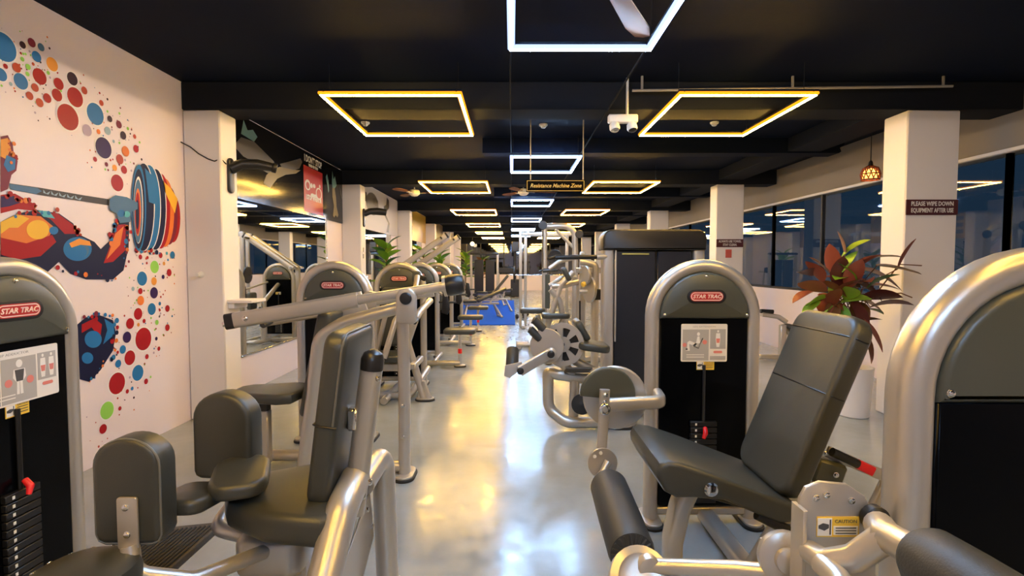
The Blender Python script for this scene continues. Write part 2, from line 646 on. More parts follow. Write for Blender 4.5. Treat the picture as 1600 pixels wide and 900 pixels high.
ZL = 2.9
ORD = ['overhead behind the viewpoint', 'nearest to the viewpoint', 'second from the front', 'third from the front', 'fourth from the front', 'fifth from the front', 'sixth from the front']
for k in range(-1, 6):
    y = 5.08 + BAY * k
    led_frame(-1.005, y, 1.14, 1.36, ZL, True, 'square warm orange LED frame in the left row, ' + ORD[k + 1], 'warm LED frames')
    led_frame(1.95, y, 1.11, 1.36, ZL, True, 'square warm orange LED frame in the right row, ' + ORD[k + 1], 'warm LED frames')
for k in range(0, 6):
    led_frame(.445, 2.9 + BAY * k, .90, 1.16, ZL, False, 'cool white LED frame in the middle row, ' + ORD[k + 1], 'cool LED frames')
led_frame(.445, 2.9 - BAY, .90, 1.16, ZL, False, 'cool white LED frame in the middle row, ' + ORD[0], 'cool LED frames')
for x, s in ((-.012, 'left'), (.902, 'right')):
    mb = MB()
    mb.box((x, 13, ZL + .05), (.012, 25, .014), bev=.002)
    single('light_rail', mb, BEAMP, 'thin grey rail carrying the %s edge of the white LED frames' % s, 'rail', 'light rails')

# ------------------------------------------------------------------ left wall: mural
MC = {'B': (.02, .17, .42), 'Bp': (.30, .42, .50), 'Bd': (.07, .17, .30), 'R': (.38, .008, .014), 'R2': (.46, .06, .03), 'M': (.20, .02, .05), 'K': (.035, .012, .03),
      'O': (.80, .32, .05), 'O2': (.75, .20, .04), 'P': (.03, .012, .09), 'L': (.45, .36, .46), 'G': (.28, .62, .10), 'N': (.006, .009, .045), 'Y': (.85, .50, .05),
      'W': (.85, .82, .80), 'DG': (.06, .055, .055), 'T': (.10, .45, .52)}
mkeys = list(MC)
mmats = [mat('mural ink ' + k, MC[k], .42, spec=.22) for k in mkeys]
mur = MB()
_lay = [0]


def mpoly(pts, col, layer):
    """flat print polygon given in photo pixels, laid on the left wall plane"""
    vs = [onx(px, py, XL) for px, py in pts]
    vs = [Vector((XL + .0012 + layer * .0006, p.y, p.z)) for p in vs]
    mur.add(vs, [tuple(range(len(vs)))], mkeys.index(col))


DOTS = []


def mdot(px, py, r, col, layer=3, ring=True):
    if ring and r > 4.2:
        DOTS.append((px, py, r, col))
        return
    p = onx(px, py, XL)
    rr = r * p.y / F_PX
    n = 22 if r > 4 else 9
    if r > 9 and ring:
        vs = [Vector((XL + .0012 + (layer - 1) * .0006, p.y + rr * 1.12 * cos(2 * pi * k / n), p.z + rr * 1.12 * sin(2 * pi * k / n))) for k in range(n)]
        mur.add(vs, [tuple(range(n))], mkeys.index('W'))
    vs = [Vector((XL + .0012 + layer * .0006, p.y + rr * cos(2 * pi * k / n), p.z + rr * sin(2 * pi * k / n))) for k in range(n)]
    mur.add(vs, [tuple(range(n))], mkeys.index(col))


def mell(cx, cy, rx, ry, col, layer, n=30):
    mpoly([(cx + rx * cos(2 * pi * k / n), cy + ry * sin(2 * pi * k / n)) for k in range(n)], col, layer)


def c5(pts):
    return [(x / 2.248, 200 + y / 2.248) for x, y in pts]


D1 = [(10, 165, 48, 'B'), (78, 158, 12, 'K'), (110, 150, 15, 'M'), (143, 166, 13, 'Bd'), (127, 199, 18, 'B'), (182, 226, 23, 'O'), (57, 238, 16, 'R2'), (72, 286, 27, 'B'), (2, 262, 22, 'B'),
      (138, 269, 27, 'R'), (205, 295, 20, 'R'), (253, 277, 22, 'K'), (295, 318, 13, 'R2'), (263, 342, 33, 'R'), (199, 334, 21, 'R'), (165, 345, 16, 'R'), (122, 308, 14, 'R2'), (103, 337, 14, 'R2'),
      (138, 361, 15, 'R2'), (238, 412, 44, 'R'), (334, 401, 37, 'B'), (385, 418, 11, 'K'), (377, 460, 14, 'Bp'), (417, 438, 13, 'M'), (355, 362, 10, 'R2'), (432, 476, 14, 'K'), (363, 520, 36, 'P'),
      (305, 458, 20, 'L'), (440, 532, 18, 'O2'), (420, 560, 17, 'R2'), (477, 523, 13, 'R'), (435, 597, 14, 'R'), (402, 590, 11, 'O'), (411, 643, 29, 'R'), (373, 578, 8, 'M'), (333, 560, 9, 'R'),
      (97, 235, 10, 'G'), (18, 233, 9, 'R'), (472, 480, 8, 'R2'), (168, 256, 7, 'G'), (115, 225, 6, 'R2'), (95, 260, 8, 'G'), (345, 463, 9, 'O2'), (398, 497, 6, 'Bp'), (448, 452, 6, 'G'), (36, 295, 7, 'Bp'), (77, 208, 8, 'G')]
for x, y, r, c in D1:
    mdot(x / 2.25, y / 2.25, r / 2.25, c)
D5 = [(542, 488, 22, 'G'), (498, 529, 25, 'B'), (540, 538, 14, 'O'), (593, 508, 13, 'R'), (605, 446, 13, 'B'), (563, 447, 10, 'R'), (492, 453, 9, 'R'), (575, 476, 7, 'O'), (540, 579, 20, 'P'),
      (492, 573, 11, 'R'), (493, 606, 17, 'O2'), (532, 636, 21, 'B'), (484, 653, 21, 'R'), (456, 687, 19, 'R'), (587, 634, 12, 'R'), (587, 701, 12, 'R'), (445, 735, 20, 'P'), (503, 741, 40, 'R'),
      (430, 778, 15, 'B'), (455, 807, 26, 'R'), (414, 828, 14, 'B'), (483, 860, 28, 'B'), (410, 897, 38, 'R'), (550, 683, 9, 'G'), (505, 678, 8, 'R'), (572, 523, 8, 'P'), (466, 565, 8, 'Bp'), (560, 617, 7, 'B'),
      (485, 691, 7, 'O'), (515, 803, 9, 'R'), (557, 775, 8, 'R'), (548, 740, 7, 'P'), (512, 890, 10, 'R'), (585, 440, 6, 'T'), (517, 455, 6, 'R'), (560, 640, 5, 'R'), (375, 992, 31, 'G'), (361, 1057, 17, 'R'), (446, 925, 8, 'R'), (420, 985, 8, 'R'), (463, 915, 7, 'B')]
for x, y, r, c in D5:
    mdot(x / 2.248, 200 + y / 2.248, r / 2.248, c)
rs = random.Random(3)
for (x, y, r, c) in [(a / 2.25, b / 2.25, q / 2.25, k) for a, b, q, k in D1] + [(a / 2.248, 200 + b / 2.248, q / 2.248, k) for a, b, q, k in D5]:
    for k in range(3):
        a = rs.uniform(0, 2 * pi); d = r * rs.uniform(1.6, 4.5) + 3
        mdot(max(2, min(272, x + d * cos(a) * .7)), y + d * sin(a), rs.uniform(.6, 2.1), rs.choice(['R', 'M', 'O2', 'B', 'K', 'R2', 'G', 'L']), 2)
# barbell with plates
mpoly(c5([(30, 194), (140, 210), (290, 236), (380, 250), (380, 272), (290, 258), (140, 236), (34, 216)]), 'DG', 4)
mpoly(c5([(30, 196), (130, 211), (145, 222), (125, 232), (34, 216)]), 'Bd', 5)
for q in range(5):
    mpoly(c5([(150 + q * 28, 216 + q * 5), (160 + q * 28, 230 + q * 5), (175 + q * 28, 222 + q * 5), (168 + q * 28, 234 + q * 5), (150 + q * 28, 228 + q * 5)]), 'Bp', 5)
pl = [(606, 318, 26, 84, 'R'), (592, 308, 30, 102, 'M'), (578, 298, 32, 120, 'O2'), (562, 292, 34, 132, 'R'), (544, 286, 36, 142, 'N'), (520, 280, 40, 150, 'B'), (500, 278, 38, 154, 'N')]
for q, (x, y, rx, ry, c) in enumerate(pl):
    if c in 'BN':
        mell((x + 3) / 2.248, 200 + y / 2.248, rx / 2.248, (ry + 1) / 2.248, 'W', 4 + q * 1.0)
    mell(x / 2.248, 200 + y / 2.248, rx / 2.248, ry / 2.248, c, 4.5 + q * 1.0)
mpoly(c5([(545, 160), (600, 215), (622, 250), (612, 300), (580, 230)]), 'Y', 8.0)
mpoly(c5([(505, 140), (535, 170), (548, 270), (520, 260), (512, 190)]), 'B', 12)
for q, (rx, ry, c) in enumerate([(26, 152, 'B'), (22, 140, 'N'), (17, 118, 'W'), (15.5, 112, 'Bd'), (11, 84, 'O2'), (8.5, 74, 'R'), (6, 52, 'N')]):
    mell((484 - q) / 2.248, 200 + (280 + q * 4) / 2.248, rx / 2.248, ry / 2.248, c, 12.5 + q * .6)
# arm, shoulder, head, thigh
mpoly(c5([(405, 320), (452, 330), (450, 420), (432, 500), (395, 532), (300, 532), (245, 512), (205, 470), (150, 520), (0, 470), (0, 330), (60, 300), (130, 288), (205, 300), (255, 335), (272, 372), (330, 400), (352, 425), (385, 395)]), 'N', 5)
mpoly(c5([(440, 338), (438, 430), (395, 470), (362, 475), (398, 375), (412, 340)]), 'R', 6)
mpoly(c5([(432, 345), (420, 410), (372, 462), (402, 372)]), 'O2', 7)
mpoly(c5([(0, 335), (70, 305), (140, 310), (190, 350), (150, 410), (90, 430), (0, 425)]), 'O2', 6)
mpoly(c5([(0, 385), (90, 405), (180, 375), (195, 400), (140, 450), (60, 462), (0, 445)]), 'R', 7)
mpoly(c5([(0, 330), (60, 302), (100, 318), (60, 350), (30, 350), (0, 372)]), 'Y', 7)
mpoly(c5([(125, 295), (200, 300), (255, 340), (270, 372), (225, 372), (175, 320)]), 'R', 6)
mpoly(c5([(130, 290), (170, 292), (190, 318), (150, 312)]), 'T', 7)
mell(130 / 2.248, 200 + 357 / 2.248, 40 / 2.248, 34 / 2.248, 'Y', 8)
mell(186 / 2.248, 200 + 360 / 2.248, 16 / 2.248, 14 / 2.248, 'B', 7)
mell(270 / 2.248, 200 + 425 / 2.248, 50 / 2.248, 42 / 2.248, 'B', 6)
mell(272 / 2.248, 200 + 430 / 2.248, 38 / 2.248, 30 / 2.248, 'Bd', 7)
mell(266 / 2.248, 200 + 436 / 2.248, 36 / 2.248, 27 / 2.248, 'B', 8)
mpoly(c5([(240, 405), (275, 388), (312, 398), (318, 414), (280, 410), (248, 420)]), 'O', 9)
mpoly(c5([(378, 250), (400, 236), (440, 243), (478, 262), (478, 284), (455, 296), (452, 330), (415, 334), (402, 300), (380, 288)]), 'Bd', 20)
mell(420 / 2.248, 200 + 300 / 2.248, 13 / 2.248, 13 / 2.248, 'B', 21)
mell(440 / 2.248, 200 + 303 / 2.248, 11 / 2.248, 11 / 2.248, 'T', 21)
mpoly(c5([(0, 30), (25, 25), (42, 60), (48, 100), (60, 115), (55, 150), (38, 165), (25, 215), (0, 225)]), 'M', 5)
mpoly(c5([(0, 40), (25, 35), (35, 70), (20, 110), (0, 100)]), 'O', 6)
mpoly(c5([(20, 95), (52, 110), (50, 145), (25, 155), (10, 130)]), 'B', 7)
mpoly(c5([(0, 235), (50, 230), (95, 255), (130, 272), (115, 290), (60, 285), (0, 300)]), 'R', 5)
mpoly(c5([(0, 240), (45, 238), (70, 262), (30, 275), (0, 280)]), 'P', 6)
mpoly(c5([(270, 690), (300, 665), (345, 656), (395, 675), (406, 720), (395, 782), (352, 850), (312, 892), (270, 880)]), 'N', 4)
mpoly(c5([(285, 690), (330, 668), (356, 690), (350, 740), (320, 700), (285, 720)]), 'R', 5)
mell(325 / 2.248, 200 + 742 / 2.248, 30 / 2.248, 30 / 2.248, 'B', 6)
mell(305 / 2.248, 200 + 808 / 2.248, 20 / 2.248, 20 / 2.248, 'B', 6)
mpoly(c5([(365, 670), (398, 690), (400, 725), (360, 760), (375, 710)]), 'B', 5)
# ragged ink edges
for (x0, y0, x1, y1, c) in [(210, 490, 410, 535, 'N'), (300, 655, 400, 668, 'M'), (265, 340, 275, 380, 'R'), (405, 330, 385, 400, 'R'), (448, 340, 440, 480, 'M'), (60, 300, 200, 296, 'R2'), (20, 230, 130, 268, 'R'), (30, 40, 45, 120, 'O2'), (400, 690, 400, 790, 'N'), (400, 790, 310, 890, 'N'), (470, 425, 560, 432, 'N')]:
    for k in range(12):
        t = k / 11
        x, y = x0 + (x1 - x0) * t, y0 + (y1 - y0) * t
        mdot((x + rs.uniform(-12, 12)) / 2.248, 200 + (y + rs.uniform(-9, 12)) / 2.248, rs.uniform(1, 4.5), rs.choice([c, c, 'R', 'B', 'O2']), 9.5, False)
mt_ = thing('mural', 'splatter paint mural of a weightlifter with barbell among coloured dots', 'mural', (XL + .001, 4.0, .4))
# the painted figure is symmetric: its other half goes on along the wall outside the photograph
YM = onx(0, 413, XL).y
half = MB(); half.v, half.f, half.mi = [Vector((p.x, 2 * YM - p.y, p.z)) for p in mur.v], list(mur.f), list(mur.mi)
part(mt_, 'figure_print', mur, mmats, kind='stuff')
part(mt_, 'figure_print', half, mmats, kind='stuff')
for (px, py, r, c, side) in [(*q_, s_) for q_ in DOTS for s_ in (0, 1)]:
    mur = MB()
    p = onx(px, py, XL)
    rr = r * p.y / F_PX
    if side:
        p.y = 2 * YM - p.y
    n = 26
    for q, (f_, cc_) in enumerate(((1.12, 'W'), (1.0, c))):
        if q == 0 and r < 9:
            continue
        mur.add([Vector((XL + .0012 + (2 + q) * .0006, p.y + rr * f_ * cos(2 * pi * k / n), p.z + rr * f_ * sin(2 * pi * k / n))) for k in range(n)], [tuple(range(n))], q)
    part(mt_, 'paint_dot', mur, [mmats[mkeys.index('W')], mmats[mkeys.index(c)]])

# ------------------------------------------------------------------ left wall: mirrors and posters per bay
def quad_on_left(mbx, y0, z0, y1, z1, x, mi=0):
    mbx.add([(x, y0, z0), (x, y1, z0), (x, y1, z1), (x, y0, z1)], [(0, 1, 2, 3)], mi)


def lpoly(mbx, pts, x, mi=0):
    mbx.add([(x, y, z) for y, z in pts], [tuple(range(len(pts)))], mi)


PBLACK = mat('poster black', (.005, .006, .009), .13, spec=.35)
PWHT = mat('poster pale grey', (.52, .50, .50), .45, spec=.3)
PYEL = mat('poster mustard', (.50, .30, .03), .3)
PBRN = mat('poster brown', (.16, .11, .07), .35)
INK_RED = mat('poster red', (.48, .02, .03), .3)
INK_GREY = mat('poster grey', (.10, .095, .09), .35, spec=.3)
INK_TEAL = mat('poster teal', (.12, .26, .28), .35)
INK_SKIN = mat('poster ochre', (.24, .19, .09), .35, spec=.3)
INK_WHITE = mat('poster white', (.72, .70, .66), .3)
INK_BLACK = mat('poster ink black', (.02, .018, .016), .35)
PM = [PBLACK, PWHT, PYEL, PBRN]
for b in range(4):
    ya, yb = COLY[b + 1] + .30, COLY[b + 2]
    # mirror: slim frame and glass
    nm = ['beside the mural', 'in the second bay', 'in the third bay', 'in the fourth bay'][b]
    t = thing('wall_mirror', 'large wall mirror on the left wall ' + nm, 'mirror', (XL, (ya + yb) / 2, .45), 'left wall mirrors')
    my1 = yb - .85
    g = MB(); g.box((XL + .012, (ya + my1) / 2 + .03, 1.35), (.018, my1 - ya - .06, 1.79), bev=.003)
    part(t, 'glass', g, MIRROR)
    e = MB()
    e.box((XL + .012, (ya + my1) / 2 + .03, .448), (.026, my1 - ya, .018), bev=.003)
    e.box((XL + .012, my1, 1.35), (.026, .014, 1.80), bev=.003)
    part(t, 'edge_trim', e, CHROME)
    # poster
    lab = ['black motivational gym poster with red panel above the first mirror', 'pale grey poster with dark athletes above the second mirror', 'mustard yellow poster above the third mirror', 'brown poster above the fourth mirror'][b]
    po = thing('wall_poster', lab, 'poster', (XL, (ya + yb) / 2, 2.24), 'posters above the mirrors')
    s = MB(); s.box((XL + .012, (ya + yb) / 2 + .03, 2.715), (.02, yb - ya - .08, .95), bev=.002)
    part(po, 'board', s, PM[b])
    x = XL + .0235
    W = yb - ya

    def u(f): return ya + W * f

    def zz(f): return 2.24 + .95 * f
    if b == 0:
        r = MB(); quad_on_left(r, u(.585), zz(.05), u(.765), zz(.77), x); part(po, 'red_panel', r, INK_RED)
        for nm_, m_, pts in (
                ('athlete_print', INK_GREY, [(.13, .60), (.17, .74), (.24, .76), (.36, .62), (.38, .50), (.34, .42), (.29, .44), (.24, .50), (.18, .52)]),
                ('athlete_print', INK_GREY, [(.40, .62), (.46, .70), (.56, .84), (.575, .80), (.55, .68), (.48, .58), (.42, .56)]),
                ('athlete_print', INK_SKIN, [(.36, .52), (.40, .58), (.50, .62), (.56, .66), (.52, .58), (.44, .50), (.38, .40), (.33, .24), (.29, .28), (.31, .40)]),
                ('glove_print', INK_TEAL, [(.17, .78), (.185, .96), (.205, .86), (.235, .90), (.26, .84), (.24, .76)]),
                ('glove_print', INK_RED, [(.03, .60), (.08, .54), (.13, .62), (.135, .78), (.10, .88), (.05, .84)]),
                ('hand_print', INK_GREY, [(.06, .86), (.10, .88), (.11, .96), (.085, 1.0), (.06, .94)]),
                ('athlete_print', INK_TEAL, [(.87, .70), (.875, .90), (.89, .76), (.905, .83), (.925, .68), (.90, .60), (.875, .60)]),
                ('athlete_print', INK_TEAL, [(.80, .74), (.815, .80), (.83, .70), (.835, .52), (.825, .48), (.815, .62)]),
                ('athlete_print', INK_GREY, [(.955, .70), (.965, .66), (.985, .54), (.995, .46), (.985, .46), (.97, .56)]),
                ('athlete_print', INK_SKIN, [(.872, .60), (.90, .61), (.915, .44), (.92, .28), (.94, .14), (.93, .09), (.905, .12), (.89, .07), (.875, .10), (.888, .28), (.872, .44)])):
            g_ = MB(); lpoly(g_, [(u(f), zz(h)) for f, h in pts], x + .0004 * (1 + int(m_ is INK_SKIN))); part(po, nm_, g_, m_)
        pic = MB()
        for (cu, cz, ru, rz) in ((.62, .48, .025, .085), (.725, .40, .03, .10), (.735, .53, .008, .03), (.665, .34, .02, .03), (.69, .34, .016, .03), (.655, .49, .01, .04), (.68, .50, .012, .035)):
            lpoly(pic, [(u(cu) + W * ru * cos(2 * pi * k / 18), zz(cz + rz * sin(2 * pi * k / 18))) for k in range(18)], x + .001)
        part(po, 'pictogram', pic, INK_WHITE)
        pik = MB()
        for (cu, cz, ru, rz) in ((.62, .47, .016, .055), (.725, .40, .023, .078)):
            lpoly(pik, [(u(cu) + W * ru * cos(2 * pi * k / 18), zz(cz + rz * sin(2 * pi * k / 18))) for k in range(18)], x + .0016)
        part(po, 'pictogram', pik, INK_RED)
        for (s_, cz, sz, sx) in (("I DON'T STOP", .885, .14, .80), ("WHEN I'M TIRED", .80, .05, 1.0), ("I STOP WHEN I'M", .285, .095, .84)):
            text(po, 'lettering', s_, sz, basis((x + .002, u(.675), zz(cz)), (0, 1, 0), (0, 0, 1)), INK_WHITE, bold=.004, sx=sx)
    elif b == 1:
        k1 = MB()
        lpoly(k1, [(u(.70), zz(.05)), (u(.74), zz(.30)), (u(.66), zz(.45)), (u(.64), zz(.68)), (u(.70), zz(.75)), (u(.72), zz(.95)), (u(.77), zz(.90)), (u(.77), zz(.70)), (u(.72), zz(.60)), (u(.70), zz(.48)), (u(.78), zz(.30)), (u(.76), zz(.05))], x)
        part(po, 'athlete_print', k1, INK_BLACK); k1 = MB()
        lpoly(k1, [(u(.12), zz(.60)), (u(.30), zz(.62)), (u(.30), zz(.82)), (u(.14), zz(.84))], x)
        part(po, 'athlete_print', k1, INK_BLACK); k1 = MB()
        lpoly(k1, [(u(.42), zz(.62)), (u(.50), zz(.60)), (u(.52), zz(.75)), (u(.46), zz(.80)), (u(.41), zz(.74))], x + .001)
        part(po, 'athlete_print', k1, INK_BLACK)
        k2 = MB(); lpoly(k2, [(u(.36) + W * .12 * cos(2 * pi * k / 20) + .2, zz(.62 + .26 * sin(2 * pi * k / 20))) for k in range(20)], x)
        part(po, 'athlete_print', k2, INK_GREY)
    elif b == 2:
        k1 = MB()
        for q in range(4):
            quad_on_left(k1, u(.1), zz(.15 + .2 * q), u(.42), zz(.27 + .2 * q), x)
        part(po, 'print', k1, PBRN)
    else:
        k1 = MB()
        lpoly(k1, [(u(.3), zz(.1)), (u(.6), zz(.1)), (u(.7), zz(.6)), (u(.55), zz(.9)), (u(.4), zz(.7))], x)
        part(po, 'athlete_print', k1, INK_BLACK)

# small fittings on the left columns and wall
mb = MB(); mb.box((-2.64, 5.20, 1.14), (.26, .30, .03), bev=.006); mb.box((-2.72, 5.2, 1.10), (.06, .26, .06), bev=.004)
single('shelf', mb, PAINTW, 'small pale shelf fixed to the first left column', 'shelf')
t = thing('wall_bracket', 'black wall bracket arm on the first left column', 'bracket', (-2.75, 5.15, 2.25), 'black wall brackets')
b_ = MB(); b_.prism(rrect(.09, .34, .042), .03, basis((-2.75, 5.15, 2.36), (0, 1, 0), (0, 0, 1)), bev=.01); part(t, 'base', b_, BLACK)
b_ = MB(); b_.tube(fillet([(-2.73, 5.15, 2.42), (-2.6, 5.2, 2.50), (-2.38, 5.3, 2.47)], .1), [.045] * 3 + [.04] * 6, 12) if False else b_.tube([(-2.73, 5.15, 2.43), (-2.64, 5.18, 2.48), (-2.52, 5.25, 2.49), (-2.40, 5.30, 2.47)], [.055, .05, .05, .042], 14); part(t, 'arm', b_, BLACK)
b_ = MB(); b_.cyl((-2.40, 5.30, 2.47), (-2.36, 5.32, 2.46), .05, 16, .008); part(t, 'socket', b_, IRON)
t = thing('wall_bracket', 'black wall bracket arm on the second left column', 'bracket', (-2.75, 9.75, 2.25), 'black wall brackets')
b_ = MB(); b_.prism(rrect(.09, .34, .042), .03, basis((-2.75, 9.75, 2.36), (0, 1, 0), (0, 0, 1)), bev=.01); part(t, 'base', b_, BLACK)
b_ = MB(); b_.tube([(-2.73, 9.75, 2.43), (-2.64, 9.78, 2.48), (-2.52, 9.85, 2.49), (-2.36, 9.9, 2.47)], [.055, .06, .07, .06], 14); part(t, 'arm', b_, BLACK)
mb = MB(); mb.tube([(-3.09, 4.95, 2.64), (-3.02, 4.985, 2.60), (-2.95, 4.99, 2.54), (-2.86, 4.99, 2.49), (-2.80, 4.99, 2.47), (-2.76, 5.02, 2.50), (-2.74, 5.08, 2.46)], .006, 6)
single('cable', mb, BLACK, 'loose dark cable drooping across the first left column', 'cable')
mb = MB(); mb.lathe([(.03, 0), (.03, .01), (.022, .018), (.012, .05), (.016, .06), (.016, .07)], (-2.96, 5.0, 1.40), (0, -1, 0), 14)
single('wall_hook', mb, WHITEP, 'small round white hook on the first left column', 'hook')
for z, nm in ((1.62, 'upper'), (1.5, 'lower')):
    mb = MB(); mb.box((-2.744, 9.72, z + .15), (.014, .05, .08), bev=.004)
    single('wall_switch', mb, PGREY, 'tiny grey wall switch on the second left column, %s one' % nm, 'switch', 'column switches')

# ------------------------------------------------------------------ right column signs
SIGNM = mat('maroon sign', (.07, .012, .016), .45)
SIGNW = mat('sign lettering', (.75, .72, .68), .5)
t = thing('wall_sign', 'maroon wipe down equipment sign on the first right column', 'sign', (3.97, 4.998, 2.0), 'column signs')
zc = at(1447, 324, 5.0).z
b_ = MB(); b_.box((3.97, 4.993, zc), (.49, .012, .145), bev=.002); part(t, 'board', b_, SIGNM)
for s_, dz in (('PLEASE WIPE DOWN', .031), ('EQUIPMENT AFTER USE', -.031)):
    text(t, 'lettering', s_, .058, basis((3.97, 4.9855, zc + dz), (1, 0, 0), (0, 0, 1)), SIGNW, bold=.0012, sx=.74 if len(s_) < 17 else .66)
y2 = COLY[2]
t = thing('wall_sign', 'maroon towel sign on the second right column', 'sign', (3.97, y2 - .002, 1.8), 'column signs')
zc = at(1147, 380, y2).z
b_ = MB(); b_.box((3.97, y2 - .007, zc), (.49, .012, .145), bev=.002); part(t, 'board', b_, SIGNM)
for s_, dz in (('ALWAYS USE TOWEL', .031), ('STAY CLEAN.', -.031)):
    text(t, 'lettering', s_, .058, basis((3.97, y2 - .0145, zc + dz), (1, 0, 0), (0, 0, 1)), SIGNW, bold=.0012, sx=.74)
mb = MB(); mb.box((3.95, y2 - .008, zc - .19), (.11, .012, .15), bev=.003)
single('notice', mb, mat('red notice', (.55, .10, .08), .5), 'small red framed notice under the towel sign', 'notice')

# ------------------------------------------------------------------ ceiling things
CORD = mat('pale cord', (.45, .42, .36), .6)
t = thing('hanging_sign', 'black hanging sign with gold script Resistance Machine Zone', 'sign', (.42, 6.1, 2.3))
p0, p1 = at(822, 300, 6.1), at(914, 281, 6.1)
b_ = MB(); b_.box(((p0.x + p1.x) / 2, 6.1, (p0.z + p1.z) / 2), (p1.x - p0.x, .018, p1.z - p0.z), bev=.003); part(t, 'board', b_, mat('matte black sign board', (.004, .004, .005), .8, spec=.05))
GOLD = mat('gold lettering', (.62, .48, .10), .4)
text(t, 'lettering', 'Resistance Machine Zone', .062, basis(((p0.x + p1.x) / 2, 6.089, (p0.z + p1.z) / 2), (1, 0, 0), (0, 0, 1)), GOLD, shear=.35, bold=.001, sx=.92)
eb = MB()
cx, cz, hw, hh = (p0.x + p1.x) / 2, (p0.z + p1.z) / 2, (p1.x - p0.x) / 2 - .012, (p1.z - p0.z) / 2 - .012
for (c, d) in (((cx, 6.0895, cz + hh), (2 * hw, .002, .005)), ((cx, 6.0895, cz - hh), (2 * hw, .002, .005)), ((cx - hw, 6.0895, cz), (.005, .002, 2 * hh)), ((cx + hw, 6.0895, cz), (.005, .002, 2 * hh))):
    eb.box(c, d, bev=0)
part(t, 'border', eb, GOLD)
for px in (829, 911):
    w_ = MB(); q = at(px, 281, 6.1); w_.cyl((q.x, 6.1, q.z), (q.x, 6.1, ZC), .007, 8); part(t, 'cord', w_, CORD)

for i, (px, py, Yd, nm) in enumerate(((571, 198, 6.4, 'inside the nearest left orange LED frame'), (849, 197, 6.5, 'between the sign cords'), (1116, 196, 6.4, 'inside the nearest right orange LED frame'))):
    q = at(px, py, Yd)
    t = thing('smoke_detector', 'round white smoke detector ' + nm, 'smoke detector', (q.x, Yd, ZC), 'smoke detectors')
    d_ = MB(); d_.lathe([(.052, 0), (.052, -.012), (.046, -.022), (.03, -.026)], (q.x, Yd, ZC), (0, 0, 1), 20); part(t, 'base', d_, WHITEP)
    d_ = MB(); d_.lathe([(.03, -.026), (.032, -.036), (.022, -.046), (.006, -.048)], (q.x, Yd, ZC), (0, 0, 1), 16); part(t, 'sensor', d_, WHITEP)

# emergency light with two heads on the front of the beam
t = thing('emergency_light', 'white twin head emergency light hung from the beam', 'emergency light', at(972, 190, 4.9))
q = at(973, 186, 4.9)
b_ = MB(); b_.box(q, (.27, .07, .075), bev=.01); part(t, 'housing', b_, WHITEP)
part(t, 'hanger', MB().cyl((q.x + .04, 4.9, q.z + .03), (q.x + .04, 4.9, ZC - .001), .012, 10), WHITEP)
for dx, nm in ((-.085, 0), (.075, 1)):
    h = part(t, 'lamp_head', MB().lathe([(.02, 0), (.045, -.03), (.048, -.07), (.04, -.085)], q + Vector((dx, -.01, -.03)), (-.1, .35, 1), 18), WHITEP)
    part(h, 'lens', MB().lathe([(.038, 0), (.03, -.008), (.005, -.012)], q + Vector((dx + .009, -.04, -.112)), (-.1, .35, 1), 16), BLACK if nm else CHROME)
c0, c1 = at(980, 141, 4.84), at(1490, 132, 4.84)
mb = MB(); mb.tube([(q.x + .075, 4.85, c0.z), (c1.x, 4.85, c0.z + .04)], .012, 8)
for f_ in (.03, .5, .97):
    mb.box((q.x + .075 + (c1.x - q.x - .075) * f_, 4.85, (c0.z + .04 * f_ + ZC) / 2), (.02, .016, ZC - c0.z - .04 * f_ - .002), bev=.002)
single('conduit', mb, mat('grey conduit', (.30, .28, .24), .5), 'thin pale conduit running across the dark ceiling to the right', 'conduit')

# ceiling fans
FANM = mat('tan fan blade', (.24, .105, .045), .6, spec=.2)
def ceiling_fan(x, y, z, a0, L, label):
    t = thing('ceiling_fan', label, 'ceiling fan', (x, y, z), 'ceiling fans')
    part(t, 'motor', MB().lathe([(.03, .10), (.09, .085), (.105, .05), (.105, .01), (.06, -.03), (.01, -.04)], (x, y, z), (0, 0, 1), 24), WHITEP)
    part(t, 'down_rod', MB().lathe([(.012, .09), (.012, ZC - z - .05), (.05, ZC - z - .045), (.055, ZC - z)], (x, y, z), (0, 0, 1), 14), WHITEP)
    for k in range(3):
        a = a0 + k * 2 * pi / 3
        M = Matrix.Translation((x, y, z + .03)) @ Matrix.Rotation(a, 4, 'Z') @ Matrix.Rotation(R(9), 4, 'X')
        b_ = MB(); b_.prism([(.16, -.045), (L * .85, -.075), (L, -.05), (L + .015, 0), (L, .05), (L * .85, .075), (.16, .05)], .008, M, bev=.002)
        bl = part(t, 'blade', b_, FANM)
        c_ = MB(); c_.prism([(.08, -.02), (.22, -.03), (.22, .03), (.08, .02)], .006, M @ Matrix.Translation((0, 0, -.007)))
        part(bl, 'blade_iron', c_, WHITEP)
ceiling_fan(.42, 2.62, 2.93, R(63), .92, 'tan bladed ceiling fan above the nearest white LED frame')
ceiling_fan(.22, 10.2, 2.86, R(8), .62, 'small ceiling fan beyond the hanging sign')
ceiling_fan(-1.9, 10.3, 2.86, R(4), .62, 'ceiling fan beyond the second left orange LED frame')

